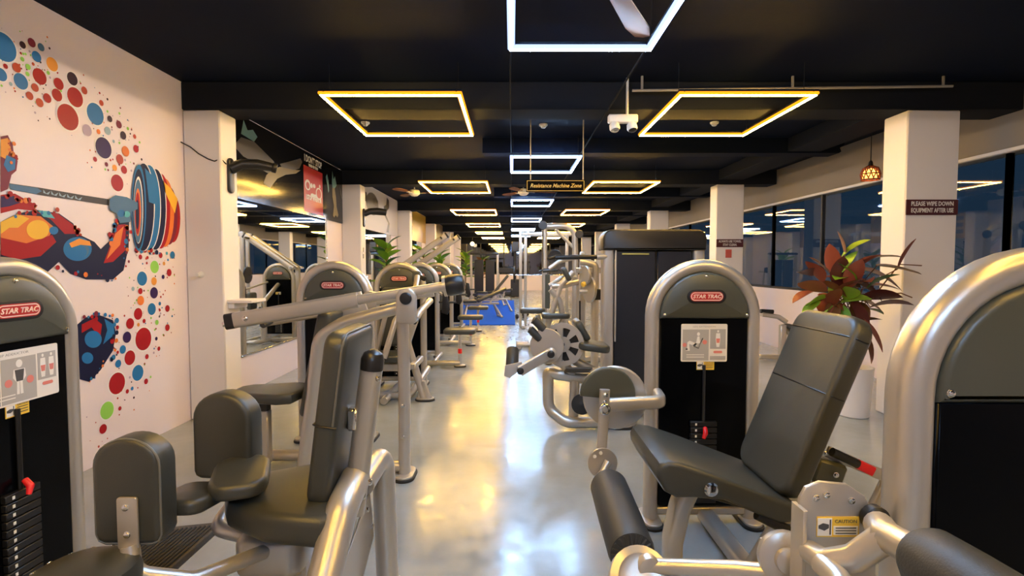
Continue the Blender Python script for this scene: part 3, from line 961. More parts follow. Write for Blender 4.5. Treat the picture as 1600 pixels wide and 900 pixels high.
# pendant lamp by the window
q = at(1360, 272, 6.6)
LAMP = emis('orange lamp glow', (1.0, .30, .05), 5.0)
t = thing('pendant_lamp', 'orange patterned pendant lamp hanging by the right windows', 'pendant lamp', q, 'pendant lamps')
part(t, 'glow_bulb', MB().lathe([(.01, .07), (.06, .05), (.085, .0), (.08, -.05), (.05, -.055)], q, (0, 0, 1), 20), LAMP)
sh = MB()
for k in range(12):
    a = 2 * pi * k / 12
    pr = [(.03, .10), (.085, .07), (.108, .0), (.10, -.07)]
    for s_ in (.28, -.28):
        sh.tube([q + Vector((r * cos(a + s_ * j), r * sin(a + s_ * j), h)) for j, (r, h) in enumerate(pr)], .007, 6)
for r, h in ((.108, 0), (.10, -.07), (.085, .07)):
    sh.tube([q + Vector((r * cos(2 * pi * k / 20), r * sin(2 * pi * k / 20), h)) for k in range(20)], .008, 6, closed=True)
part(t, 'shade', sh, mat('pierced brass shade', (.22, .06, .02), .5))
part(t, 'cord', MB().lathe([(.03, .10), (.022, .15), (.006, .17), (.004, ZC - q.z)], q, (0, 0, 1), 10), BLACK)


# ------------------------------------------------------------------ machine tower shared by the strength machines
def stadium(w, h, n=7):
    return rrect(w, h, h / 2 - 1e-4, n)


def foot(t, x, y, rz=0, l=.2, w=.10):
    M = Matrix.Translation((x, y, 0)) @ Matrix.Rotation(rz, 4, 'Z')
    p = part(t, 'foot', MB(M).prism(stadium(l, w, 5), .016, Matrix.Translation((0, 0, .018)), bev=.004), SILVER)
    part(p, 'rubber_pad', MB(M).prism(stadium(l + .02, w + .02, 5), .018, Matrix.Translation((0, 0, .001)), bev=.004), RUBBER)


def tower(t, cx, cy, rz=0, w=.65, top=1.53, placard=None, detail=2, stack_pin=.55, shroudmat=None):
    """inverted U frame with D-shaped upper shroud; front faces local -y"""
    M = Matrix.Translation((cx, cy, 0)) @ Matrix.Rotation(rz, 4, 'Z')
    hw = w / 2 - .04
    zs = top - .04 - hw
    path = [(-hw, 0, .034), (-hw, 0, zs * .5), (-hw, 0, zs)]
    na = 22 if detail > 1 else 14
    path += [(-hw * cos(pi * k / na), 0, zs + hw * sin(pi * k / na)) for k in range(1, na)]
    path += [(hw, 0, zs), (hw, 0, zs * .5), (hw, 0, .034)]
    part(t, 'frame', MB(M).tube(path, 0, prof=rrect(.078, .092, .036, 5), up=(0, 1, 0)), SILVER)
    for s in (-1, 1):
        q = M @ Vector((s * hw, 0, 0))
        foot(t, q.x, q.y, rz + pi / 2, .24, .10)
    ri = hw - .034
    o = [(ri * cos(pi * k / 18), ri * sin(pi * k / 18)) for k in range(19)]
    o = [(ri, -.012)] + o + [(-ri, -.012)]
    sh = MB(M)
    sh.prism(o, .10, Matrix.Translation((0, .045, zs)) @ Matrix.Rotation(pi / 2, 4, 'X'), bev=.018, dome=.012)
    so = part(t, 'upper_shroud', sh, shroudmat or SHROUD)
    bo = MB(M)
    for (x, z) in ((0, zs + ri - .022), (-ri + .02, zs + .012), (ri - .02, zs + .012)):
        bo.bolt((x, -.057, z), (0, -1, 0), .0075); bo.bolt((x, .044, z), (0, 1, 0), .0075)
    part(so, 'bolt', bo, CHROME)
    pb = MB(M)
    pb.box((0, .0, (zs + .10) / 2), (2 * (hw - .036), .07, zs - .115), bev=.006)
    part(t, 'stack_cover', pb, GLOSSBLACK)
    bm_ = MB(M); bm_.box((0, 0, .075), (2 * hw, .06, .05), bev=.01); part(t, 'cross_bar', bm_, SILVER)
    # badge
    zb = zs + .115 if detail > 1 else zs + .12
    yb = -.0680
    bg = part(t, 'badge', MB(M).prism(stadium(.218, .078), .004, Matrix.Translation((0, yb + .003, zb)) @ Matrix.Rotation(pi / 2, 4, 'X'), bev=.0015), BLACK)
    part(bg, 'badge_plate', MB(M).prism(stadium(.186, .054), .002, Matrix.Translation((0, yb - .001, zb)) @ Matrix.Rotation(pi / 2, 4, 'X')), REDPLATE)
    ring = MB(M)
    out, inn = stadium(.178, .046), stadium(.169, .037)
    N = len(out)
    ring.add([(x, yb - .0036, zb + y) for x, y in out] + [(x, yb - .0036, zb + y) for x, y in inn], [(i, (i + 1) % N, N + (i + 1) % N, N + i) for i in range(N)])
    part(bg, 'badge_outline', ring, BADGELINE)
    text(bg, 'lettering', 'STAR TRAC', .029, M @ basis((0, yb - .004, zb - .0005), (1, 0, 0), (0, 0, 1)), BADGELINE, bold=.0009, shear=.25, sx=1.04)
    if detail < 1:
        return
    # weight stack with number strip and selector pin
    st = MB(M)
    for k in range(14):
        st.box((0, -.046, .15 + k * .034), (.15, .024, .030), bev=.003)
    part(t, 'weight_stack', st, IRON)
    ns = MB(M)
    for k in range(14):
        ns.box((-.045, -.0595, .15 + k * .034), (.010, .002, .013), bev=0)
    part(t, 'number_strip', ns, PWHITE)
    rod = MB(M); rod.cyl((0, -.046, .15 + 14 * .034 - .02), (0, -.046, .93), .009, 8); part(t, 'selector_rod', rod, BLACK)
    pn = MB(M); pn.tube([(.006, -.058, stack_pin + .022), (.0, -.085, stack_pin), (-.012, -.088, stack_pin - .03)], [.012, .014, .009], 10); part(t, 'selector_pin', pn, RED)
    # caution sticker
    cs = part(t, 'caution_sticker', MB(M).box((.01, -.0362, .925), (.10, .002, .05), bev=0), YELLOW)
    k_ = MB(M); k_.box((-.019, -.0376, .925), (.036, .001, .042), bev=0); part(cs, 'pictogram_field', k_, PWHITE)
    k_ = MB(M)
    k_.prism([(-.016, -.004), (-.002, -.007), (.010, .0), (.012, .007), (-.004, .009), (-.016, .004)], .0006, Matrix.Translation((-.02, -.0384, .925)) @ Matrix.Rotation(pi / 2, 4, 'X'))
    k_.box((-.008, -.0386, .925), (.003, .0006, .036), bev=0)
    for q in range(3):
        k_.box((.031, -.0376, .912 + q * .0105), (.046, .0006, .0035), bev=0)
    part(cs, 'print', k_, PDARK)
    text(cs, 'lettering', 'CAUTION', .0105, M @ basis((.032, -.0378, .9425), (1, 0, 0), (0, 0, 1)), PDARK, depth=.0003)
    if not placard:
        return
    title, wide = placard
    zp, pw, ph = 1.055, (.40 if wide else .262), .215
    pl_ = part(t, 'placard', MB(M).prism(rrect(pw, ph, .008, 3), .003, Matrix.Translation((0, -.036, zp)) @ Matrix.Rotation(pi / 2, 4, 'X')), CREAM)
    Y = -.0398
    g = MB(M)
    pan = [(-.125, .118, .165), (.012 + .055, .09, .11)] if not wide else [(-.125, .10, .165), (.005, .14, .165), (.125, .085, .105)]
    if not wide:
        g.box((-.048, Y, zp - .012), (.148, .001, .176), bev=0); g.box((.078, Y, zp + .022), (.088, .001, .112), bev=0); g.box((.078, Y, zp - .086), (.088, .001, .022), bev=0)
    else:
        g.box((-.12, Y, zp - .012), (.12, .001, .176), bev=0); g.box((.02, Y, zp - .012), (.148, .001, .176), bev=0); g.box((.145, Y, zp + .022), (.085, .001, .112), bev=0)
    part(pl_, 'print_panel', g, PGREY)

    def flat(mbx, pts, dx, dz, off=0.0008):
        mbx.prism([(x + dx, z + dz) for x, z in pts], .0005, Matrix.Translation((0, Y - off, zp)) @ Matrix.Rotation(pi / 2, 4, 'X'))
    wfig, dk, pk = MB(M), MB(M), MB(M)
    if not wide:
        flat(wfig, circ(.0085, 12, .0, .05, .011), -.033, 0)
        flat(wfig, [(-.006, .036), (.006, .037), (.009, .0), (-.004, -.006), (-.03, -.024), (-.035, -.018), (-.012, .005)], -.033, 0)
        flat(wfig, [(-.004, -.006), (-.05, .012), (-.062, .004), (-.064, -.035), (-.072, -.045), (-.048, -.045), (-.052, -.006), (-.01, -.022)], -.033, 0)
        flat(dk, [(.022, .028), (.026, .026), (.0, -.028), (-.03, -.014), (-.032, -.018), (.001, -.034)], -.033, 0, .0015)
        flat(dk, circ(.006, 10, -.066, -.036), -.033, 0, .0015)
        flat(pk, circ(.012, 12, -.078, -.012), -.033, 0, .0006); flat(pk, circ(.013, 12, .036, .004), -.033, 0, .0006)
        bx = .078
    else:
        flat(wfig, circ(.014, 14, .02, .052, .016), 0, 0)
        flat(wfig, [(-.004, .03), (.044, .03), (.048, -.002), (.034, -.02), (.006, -.02), (-.008, -.002)], 0, 0)
        flat(wfig, [(.008, -.02), (.019, -.02), (.018, -.07), (.006, -.07)], 0, 0); flat(wfig, [(.021, -.02), (.032, -.02), (.034, -.07), (.022, -.07)], 0, 0)
        flat(dk, [(.0, .028), (.04, .028), (.034, -.018), (.006, -.018)], 0, 0, .0015)
        flat(pk, circ(.016, 12, -.026, -.02), 0, 0, .0006); flat(pk, circ(.016, 12, .066, -.02), 0, 0, .0006)
        bx = .145
    for ddx in ((0,) if not wide else (-.02, .02)):
        flat(wfig, circ(.0055, 10, bx + ddx, .066, .007), 0, 0)
        flat(wfig, [(bx + ddx - .011, .055), (bx + ddx + .011, .055), (bx + ddx + .013, .02), (bx + ddx + .008, -.024), (bx + ddx - .008, -.024), (bx + ddx - .013, .02)], 0, 0)
        flat(pk, [(bx + ddx - .011, .025), (bx + ddx + .011, .025), (bx + ddx + .008, .0), (bx + ddx - .008, .0)], 0, 0, .0015)
    flat(pk, stadium(.05, .014, 3), bx, -.052)
    for q in range(2):
        flat(wfig, [(-.10, -.066 - q * .013), (.0, -.066 - q * .013), (.0, -.070 - q * .013), (-.10, -.070 - q * .013)], 0, 0)
    part(pl_, 'figure_print', wfig, PWHITE); part(pl_, 'figure_print', dk, PDARK); part(pl_, 'figure_print', pk, PPINK)
    text(pl_, 'lettering', title, .014, M @ basis((0, Y, zp + .092), (1, 0, 0), (0, 0, 1)), PGREY, depth=.0003, sx=1.25)


def pad_between(mb_, p0, p1, width_dir, w, th, r=.05, bev=.02, dome=0.0, taper=1.0, n=4):
    """upholstered pad whose mid line on its back face runs p0->p1; thickness grows along p-direction x width_dir"""
    p0, p1 = Vector(p0), Vector(p1)
    L = (p1 - p0).length
    o = rrect(w, L, r, n, 0, L / 2)
    if taper != 1.0:
        o = [(x * (1 + (taper - 1) * y / L), y) for x, y in o]
    return mb_.prism(o, th, basis(p0, width_dir, p1 - p0), bev=bev, dome=dome)


BOX = rrect(.06, .09, .016, 3)


# ------------------------------------------------------------------ left machine 1: seated thigh machine facing the wall
t = thing('thigh_machine', 'seated thigh machine with knee pads nearest the mural wall', 'gym machine', (-1.2, 2.05, 0), 'strength machines')
tower(t, -2.0, 2.05, R(90), placard=('HIP ADDUCTOR', True), stack_pin=.62)
o = [(-1.10, 1.97), (-1.06, 1.91), (-.88, 1.80), (-.66, 1.76), (-.60, 1.82), (-.60, 2.28), (-.66, 2.34), (-.88, 2.30), (-1.06, 2.19), (-1.10, 2.13)]
part(t, 'seat', MB().prism(o, .115, Matrix.Translation((0, 0, .51)), bev=.035, n=4, dome=.012), VINYL)
br = part(t, 'backrest', pad_between(MB(), (-.676, 2.07, .60), (-.592, 2.07, 1.245), (0, -1, 0), .40, .085, .06, .026, n=5), VINYL)
Mb = basis((-.676, 2.07, .60), (0, -1, 0), (.084, 0, .645))
sm = MB(); sm.tube([Mb @ Vector(p) for p in ((.2, .31, -.002), (.203, .31, .01), (.203, .31, .07), (.19, .31, .0865), (-.19, .31, .0865), (-.203, .31, .07), (-.203, .31, .01), (-.2, .31, -.002))], .0035, 6)
part(br, 'seam', sm, BLACK)
pipe = MB()
pipe.tube([Mb @ Vector(p) for p in [(.2025, .315, .012)] + [(x, y, .012) for x, y in rrect(.402, .652, .06, 5, 0, .325) if y > .4] + [(-.2025, .315, .012)]], .004, 6)
part(br, 'piping', pipe, PIPING)
part(t, 'backrest_bracket', MB().box((-.618, 2.02, .90), (.045, .05, .09), bev=.01), CHROME)
po = part(t, 'back_post', MB().tube([(-.625, 2.03, .52), (-.547, 2.03, 1.10)], 0, prof=rrect(.085, .065, .028, 4), up=(0, 1, 0)), SILVER)
part(po, 'end_cap', MB().tube([(-.548, 2.03, 1.09), (-.543, 2.03, 1.13), (-.539, 2.03, 1.155), (-.537, 2.03, 1.17)], [.044, .045, .036, .012], 14), BLACK)
bo = MB(); bo.bolt((-.52, 2.01, 1.06), (1, -.3, 0), .011); bo.bolt((-.58, 2.0, .60), (1, -.3, 0), .011); bo.bolt((-.55, 1.99, .66), (1, -.3, 0), .011)
part(po, 'bolt', bo, CHROME)
part(t, 'rear_leg', MB().tube(fillet([(-.615, 2.03, .66), (-.615, 1.86, .62), (-.63, 1.66, .40), (-.66, 1.55, .02)], .22, 8), .058, 16), SILVER)
part(t, 'rear_leg', MB().tube(fillet([(-.60, 2.06, .62), (-.575, 2.30, .665), (-.565, 2.33, .02)], .09, 8), .05, 16), SILVER)
foot(t, -.66, 1.55, pi / 2); foot(t, -.565, 2.33, pi / 2)
gp = part(t, 'gusset_plate', MB().prism([(1.74, .36), (2.22, .52), (2.28, .30), (1.95, .14), (1.70, .14)], .008, basis((-.62, 0, 0), (0, 1, 0), (0, 0, 1)), bev=.002), SILVER)
bo = MB(); bo.bolt((-.611, 2.16, .47), (1, 0, 0), .011); bo.bolt((-.611, 2.24, .36), (1, 0, 0), .009)
part(gp, 'bolt', bo, CHROME)
part(t, 'base_beam', MB().box((-1.25, 2.05, .09), (1.30, .10, .08), bev=.014), SILVER)
part(t, 'pivot_housing', MB().prism(rrect(.26, .20, .06, 5), .15, Matrix.Translation((-.93, 2.02, .31)), bev=.03), SILVER)
part(t, 'seat_post', MB().box((-.86, 2.05, .30), (.10, .10, .42), bev=.012), SILVER)
# near knee pad
def arch(w, h, r=.03):
    o = [(w / 2, r), (w / 2, h - w / 2 * .85)]
    o += [(w / 2 * cos(a), h - w / 2 * .85 + w / 2 * .85 * sin(a)) for a in [pi * k / 14 for k in range(1, 14)]]
    o += [(-w / 2, h - w / 2 * .85), (-w / 2, r), (-w / 2 + r * .3, r * .3), (-w / 2 + r, 0), (w / 2 - r, 0), (w / 2 - r * .3, r * .3)]
    return o
kp = part(t, 'knee_pad', MB().prism(arch(.215, .345), .10, basis((-1.235, 1.745, .60), (1, 0, 0), (0, 0, 1)), bev=.02, n=4), VINYL)
lp = MB(); lp.tube([basis((-1.235, 1.655, .60), (1, 0, 0), (0, 0, 1)) @ Vector((x, y, 0)) for x, y in arch(.209, .342)], .004, 6, closed=True)
part(kp, 'piping', lp, PIPING)
part(kp, 'thigh_support', MB().prism(rrect(.19, .26, .05, 4), .055, Matrix.Translation((-1.16, 1.87, .625)) @ Matrix.Rotation(R(-8), 4, 'X'), bev=.02), VINYL)
mp = part(kp, 'mount_plate', MB().prism(rrect(.066, .17, .01, 3), .010, basis((-1.225, 1.644, .675), (1, 0, 0), (0, 0, 1)), bev=.003), SILVER)
bo = MB(); bo.bolt((-1.228, 1.634, .728), (0, -1, 0), .009); bo.bolt((-1.225, 1.634, .640), (0, -1, 0), .009)
part(mp, 'bolt', bo, CHROME)
part(t, 'knee_arm', MB().tube(fillet([(-1.222, 1.64, .60), (-1.20, 1.62, .52), (-1.06, 1.70, .45), (-.93, 1.93, .42)], .08), 0, prof=rrect(.05, .05, .02, 3)), SILVER)
# far knee pad
kp = part(t, 'knee_pad', MB().prism(arch(.25, .35), .10, basis((-1.145, 2.15, .64), (1, -.12, 0), (0, 0, 1)), bev=.022, n=4), VINYL)
part(kp, 'thigh_support', MB().prism(rrect(.20, .26, .07, 4), .06, Matrix.Translation((-1.03, 1.96, .665)) @ Matrix.Rotation(R(20), 4, 'Z') @ Matrix.Rotation(R(7), 4, 'X'), bev=.022), VINYL)
part(t, 'knee_arm', MB().tube(fillet([(-1.145, 2.16, .68), (-1.17, 2.18, .50), (-1.20, 2.06, .44), (-1.04, 2.02, .43), (-.95, 2.02, .47)], .07), .028, 12), SILVER)
# foot rests with ridged tread
fr_ = part(t, 'foot_rest', MB().prism(rrect(.34, .56, .05, 4), .035, Matrix.Translation((-1.46, 2.02, .30)) @ Matrix.Rotation(R(-6), 4, 'Y'), bev=.01), DRAIN)
rg = MB()
for k in range(16):
    rg.box((-1.46 + .02 * (k - 7.5), 2.02, .338 + .0021 * (k - 7.5)), (.008, .48, .008), bev=.002)
part(fr_, 'tread', rg, RUBBER)
part(t, 'foot_rest_post', MB().box((-1.46, 2.05, .20), (.08, .08, .22), bev=.01), SILVER)
cc = part(t, 'cam_cover', MB().lathe([(.15, 0), (.15, .05), (.14, .075), (.11, .09), (.03, .098)], (-1.30, 1.55, .50), (0, 0, 1), 28), VINYL)
bo = MB()
for k in range(7):
    a = R(70 + k * 24); bo.bolt((-1.30 + .132 * cos(a), 1.55 + .132 * sin(a), .575), (cos(a) * .5, sin(a) * .5, 1), .007)
part(cc, 'bolt', bo, CHROME)
part(t, 'cam_post', MB().box((-1.30, 1.62, .26), (.09, .09, .50), bev=.012), SILVER)
part(t, 'side_beam', MB().box((-1.15, 1.62, .05), (1.0, .08, .07), bev=.012), SILVER)

# ------------------------------------------------------------------ left machine 2: shoulder press with long lever arm
t = thing('shoulder_press_machine', 'shoulder press machine with long silver lever arm over its backrest', 'gym machine', (-1.4, 3.9, 0), 'strength machines')
tower(t, -1.50, 4.45, placard=('SHOULDER PRESS', False), detail=1)
part(t, 'upright', MB().tube([(-.76, 3.65, .03), (-.755, 3.65, .6), (-.765, 3.65, 1.22)], 0, prof=rrect(.08, .10, .036, 4), up=(0, 1, 0)), SILVER)
foot(t, -.755, 3.65, pi / 2, .24, .13)
part(t, 'side_frame', MB().tube(fillet([(-.76, 3.65, 1.205), (-1.16, 3.62, 1.10), (-1.33, 3.6, 1.0), (-1.36, 3.6, .75), (-1.46, 3.6, .04)], .16, 7), .045, 14), SILVER)
part(t, 'base_tube', MB().tube([(-.76, 3.65, .075), (-1.46, 3.62, .075)], .042, 12), SILVER)
part(t, 'base_tube', MB().tube([(-1.46, 3.6, .06), (-1.46, 4.42, .06)], .042, 12), SILVER)
part(t, 'base_tube', MB().tube([(-1.46, 3.9, .06), (-2.05, 3.9, .06)], .042, 12), SILVER)
hp = part(t, 'pivot_plate', MB().prism(rrect(.135, .24, (.03, .066, .066, .03), 5), .045, basis((-.70, 3.495, 1.225), (1, 0, 0), (0, 0, 1)), bev=.012), SILVER)
part(hp, 'pivot_cap', MB().lathe([(.040, 0), (.040, .008), (.034, .014), (.012, .016)], (-.70, 3.45, 1.275), (0, -1, 0), 22), BLACK)
bo = MB(); bo.bolt((-.757, 3.60, .52), (0, -1, 0), .012); bo.bolt((-.757, 3.60, .30), (0, -1, 0), .012)
part(t, 'bolt', bo, CHROME)
for k, (ya, dz) in enumerate(((3.535, -.008), (4.02, -.05))):
    A, B_, E = Vector((-1.90, ya, 1.125 + dz)), Vector((-1.04, ya, 1.268 + dz)), Vector((-.42 if k == 0 else -.60, ya, 1.365 + dz - .03 * k))
    if k == 0:
        part(hp, 'hub_block', MB().box((-.73, 3.60, 1.19), (.10, .20, .10), bev=.02), SILVER)
    la = part(t, 'lever_arm', MB().tube([A, B_], 0, prof=rrect(.055, .105, .02, 3), up=(0, 0, 1)), SILVER)
    part(la, 'lever_extension', MB().tube([B_ - Vector((.08, 0, .012)), E], 0, prof=rrect(.045, .066, .02, 3), up=(0, 0, 1)), SILVER)
    part(la, 'end_cap', MB().tube([A + Vector((-.032, 0, -.006)), A + Vector((-.026, 0, -.005)), A + Vector((.025, 0, .004))], 0, prof=rrect(.058, .108, .022, 3), up=(0, 0, 1)), BLACK)
    bo = MB(); bo.bolt(A + Vector((.11, -.028, .02)), (0, -1, 0), .016); bo.cyl(A + Vector((-.03, 0, -.02)), A + Vector((-.055, 0, -.024)), .018, 12, .004)
    part(la, 'bolt', bo, CHROME)
    part(la, 'hand_grip', MB().cyl(A + Vector((.06, -.02 if k else .02, -.01)), A + Vector((.06, -.16 if k else .16, -.03)), .019, 14, .006), FOAM)
    if k:
        continue
    cw = part(la, 'counterweight', MB().lathe([(.060, 0), (.068, .01), (.072, .03), (.070, .10), (.055, .125), (.02, .132)], E - Vector((.03, 0, .004)), (1, 0, .15), 24), BLACK)
    part(cw, 'collar', MB().lathe([(.07, -.012), (.071, .008)], E - Vector((.03, 0, .004)), (1, 0, .15), 24), SILVER)
part(t, 'pivot_shaft', MB().cyl((-.70, 3.48, 1.275), (-.70, 4.1, 1.32), .02, 12), CHROME)
part(t, 'backrest', pad_between(MB(), (-1.395, 3.76, .42), (-1.245, 3.76, 1.16), (0, -1, 0), .34, .095, .05, .025), VINYL)
part(t, 'backrest_bracket', MB().box((-1.36, 3.62, .70), (.07, .06, .10), bev=.012), CHROME)
part(t, 'backrest_plate', MB().prism([(-1.29, .98), (-1.06, 1.14), (-1.12, 1.30), (-1.24, 1.28)], .03, basis((0, 3.9, 0), (1, 0, 0), (0, 0, 1)), bev=.006), SILVER)
o = [(-2.0, 3.70), (-1.94, 3.62), (-1.62, 3.55), (-1.52, 3.58), (-1.50, 3.75), (-1.52, 3.95), (-1.62, 3.98), (-1.94, 3.9), (-2.0, 3.84)]
part(t, 'seat', MB().prism(o, .075, Matrix.Translation((0, 0, .53)), bev=.028, n=4), VINYL)
sp = part(t, 'seat_post', MB().box((-1.79, 3.76, .25), (.07, .07, .40), bev=.01), SILVER)
part(sp, 'adjust_sleeve', MB().box((-1.79, 3.76, .49), (.062, .062, .10), bev=.006), BLACK)
part(t, 'pulley_disc', MB().lathe([(.075, 0), (.08, .006), (.08, .03), (.075, .036)], (-1.17, 4.36, 1.20), (0, -1, 0), 24), SILVER)

# ------------------------------------------------------------------ left machine 3: chest press
def curve_tube(t, name, pts, r=.035, m=SILVER, fr=.12, seg=12):
    return part(t, name, MB().tube(fillet(pts, fr, 6), r, seg), m)


t = thing('chest_press_machine', 'chest press machine with curved silver legs, third tower in the left row', 'gym machine', (-1.2, 6.0, 0), 'strength machines')
tower(t, -1.385, 6.5, detail=1)
curve_tube(t, 'side_frame', [at(672, 470, 6.3), at(655, 488, 5.9), at(648, 500, 5.75), at(636, 535, 5.75), at(650, 580, 5.75), (-.97, 5.72, .03)], .042, fr=.14)
part(t, 'leg_plate', MB().prism([(-1.05, .02), (-.87, .02), (-.90, .06), (-.955, .22), (-.99, .22)], .06, basis((0, 5.76, 0), (1, 0, 0), (0, 0, 1)), bev=.008), SILVER)
foot(t, -.96, 5.73, 0, .20, .13)
curve_tube(t, 'side_frame', [(-1.62, 6.3, 1.1), (-1.62, 5.8, .98), (-1.66, 5.75, .5), (-1.70, 5.72, .05)], .042, fr=.14)
curve_tube(t, 'base_tube', [(-1.70, 5.72, .06), (-1.12, 5.72, .06), (-1.03, 5.76, .20), (-1.02, 6.3, .24)], .04)
curve_tube(t, 'base_tube', [(-1.36, 5.5, .05), (-1.36, 6.45, .05)], .04)
part(t, 'seat_frame', MB().box((-1.34, 5.6, .40), (.50, .07, .09), bev=.012), SILVER)
part(t, 'seat_frame', MB().box((-1.07, 5.85, .40), (.07, .5, .07), bev=.012), SILVER)
part(t, 'seat', MB().prism(rrect(.42, .40, .08, 4), .08, Matrix.Translation((-1.36, 5.72, .45)), bev=.025), VINYL)
part(t, 'backrest', pad_between(MB(), (-1.36, 6.06, .55), (-1.36, 6.20, 1.22), (1, 0, 0), .34, .08, .05, .022), VINYL)
curve_tube(t, 'press_arm', [at(652, 432, 6.1), at(647, 470, 5.8), at(618, 500, 5.6), at(600, 560, 5.5)], .032)
curve_tube(t, 'press_arm', [(-1.70, 6.1, 1.35), (-1.74, 5.8, 1.1), (-1.66, 5.55, .85)], .032)
kb = part(t, 'adjust_block', MB().box(at(651, 432, 6.3), (.10, .10, .13), bev=.015), SHROUD)
part(kb, 'knob', MB().cyl(at(657, 433, 6.3), at(664, 436, 6.25), .03, 14, .006), BLACK)
part(t, 'brace', MB().box((-1.47, 5.9, .75), (.05, .05, .62), M=Matrix.Rotation(R(14), 4, 'Y'), bev=.01), SILVER)
curve_tube(t, 'hand_grip', [(-1.0, 5.55, .92), (-1.0, 5.38, .90)], .02, FOAM)

# ------------------------------------------------------------------ left machines 4, 5 and 6
def row_machine(name, label, Y, raised):
    t = thing(name, label, 'gym machine', (-1.2, Y - .7, 0), 'strength machines')
    tower(t, -1.50, Y, detail=1)
    xs = -.76
    ys = Y - .88
    part(t, 'seat', MB().prism(rrect(.46, .30, .06, 4), .075, Matrix.Translation((xs, ys, .49)), bev=.026), VINYL)
    sp = part(t, 'seat_post', MB().cyl((xs, ys, .03), (xs, ys, .50), .024, 12), CHROME)
    part(sp, 'adjust_pin', MB().cyl((xs, ys, .20), (xs, ys, .27), .03, 12, .004), RED)
    foot(t, xs, ys, 0, .16, .11)
    curve_tube(t, 'base_tube', [(xs, ys, .06), (-1.5, ys, .06), (-1.5, Y - .06, .06)], .038)
    curve_tube(t, 'base_tube', [(-1.15, ys, .06), (-1.15, Y - .06, .06)], .03)
    curve_tube(t, 'upright', [(-1.5, ys + .15, .05), (-1.5, ys + .2, .8), (-1.5, Y - .05, 1.1)], .04)
    part(t, 'chest_pad', pad_between(MB(), (-1.36, ys + .12, .66), (-1.36, ys + .12, .98), (0, 1, 0), .26, .08, .05, .024), VINYL)
    part(t, 'pad_post', MB().box((-1.42, ys + .12, .8), (.10, .05, .05), bev=.008), SILVER)
    la = part(t, 'lever_arm', MB().prism([(-.06, -.30), (.03, -.33), (.07, -.26), (.03, 0), (-.04, .02)], .05, basis((-1.02, Y - .45, 1.06), (1, 0, 0), (0, 0, 1)), bev=.012), BLACK)
    part(la, 'hand_grip', MB().cyl((-1.12, Y - .47, .92), (-.86, Y - .47, .92), .018, 12, .004), FOAM)
    part(la, 'lever_link', MB().cyl((-1.05, Y - .45, 1.02), (-1.3, Y - .07, 1.15), .02, 10), SILVER)
    if raised:
        for k, yy in enumerate((Y - .75, Y - .15)):
            dx = .16 * k
            ra = part(t, 'raised_arm', MB().tube([(-2.10 + dx, yy, 1.42), (-1.22 + dx, yy, 2.03)], 0, prof=rrect(.07, .11, .02, 3), up=(0, 0, 1)), SILVER)
            part(ra, 'end_cap', MB().tube([(-1.22 + dx, yy, 2.03), (-1.195 + dx, yy, 2.047)], 0, prof=rrect(.074, .114, .02, 3), up=(0, 0, 1)), BLACK)
            part(ra, 'hand_grip', MB().cyl((-1.30 + dx, yy - .03, 1.98), (-1.30 + dx, yy - .16, 1.99), .018, 10), FOAM)
        part(t, 'arm_upright', MB().box((-2.06, Y - .45, .74), (.08, .08, 1.44), bev=.012), SILVER)
        part(t, 'arm_shaft', MB().cyl((-2.06, Y - .82, 1.43), (-2.0, Y - .08, 1.43), .03, 12), CHROME)
        part(t, 'arm_base', MB().box((-1.8, Y - .45, .05), (.6, .07, .07), bev=.01), SILVER)
    return t


row_machine('pulldown_machine', 'seated machine with padded aisle stool, fourth tower in the left row', 8.5, False)
row_machine('overhead_press_machine', 'machine with two raised silver arms, fifth tower in the left row', 10.5, True)
row_machine('rowing_machine', 'farthest seated machine in the left row before the blue mat', 12.6, False)


# ------------------------------------------------------------------ right machine 1: leg extension
t = thing('leg_extension_machine', 'leg extension machine with reclined grey backrest in front of its tower', 'gym machine', (1.0, 2.4, 0), 'strength machines')
tower(t, 1.09, 3.0, placard=('LEG EXTENSION', False), stack_pin=.55)
# seat: side profile in XZ swept across Y, sloping down to the rear, with a rounded front roll
prof = [(.575, .655), (.572, .685), (.585, .712), (.615, .725), (.66, .720), (.80, .672), (1.13, .545), (1.15, .525), (1.14, .50), (1.11, .475), (1.06, .47), (.84, .565), (.72, .575), (.65, .575), (.605, .60)]
part(t, 'seat', MB().prism(prof, .50, basis((0, 2.53, 0), (1, 0, 0), (0, 0, 1)), bev=.022, n=4), VINYL)
# backrest: lower and upper cushion
lo = pad_between(MB(), (1.160, 2.28, .53), (1.452, 2.28, 1.265), (0, -1, 0), .46, .088, .085, .026, n=6)
br = part(t, 'backrest', lo, VINYL)
Mb = basis((1.160, 2.28, .53), (0, -1, 0), (.292, 0, .735))
for nm_, yy_ in (('seam', .455), ('seam', .70)):
    sm = MB(); sm.tube([Mb @ Vector((-.232, yy_, .02)), Mb @ Vector((-.231, yy_, .066)), Mb @ Vector((-.205, yy_, .0885)), Mb @ Vector((.205, yy_, .0885)), Mb @ Vector((.231, yy_, .066)), Mb @ Vector((.232, yy_, .02))], .0032, 6)
    part(br, nm_, sm, BLACK)
part(t, 'back_post', MB().tube(fillet([(1.36, 2.28, .92), (1.24, 2.28, .60), (1.22, 2.28, .40), (1.12, 2.4, .07)], .1), 0, prof=rrect(.06, .07, .02, 3)), SILVER)
part(t, 'seat_knob', MB().lathe([(.012, 0), (.013, .02), (.026, .024), (.028, .034), (.022, .044), (.01, .047)], (.775, 2.035, .625), (0, -1, 0), 20), CHROME)
part(t, 'front_post', MB().tube(fillet([(.79, 2.24, .58), (.73, 2.24, .45), (.70, 2.24, .30), (.70, 2.24, .03)], .2), 0, prof=rrect(.07, .11, .02, 3), up=(0, 1, 0)), SILVER)
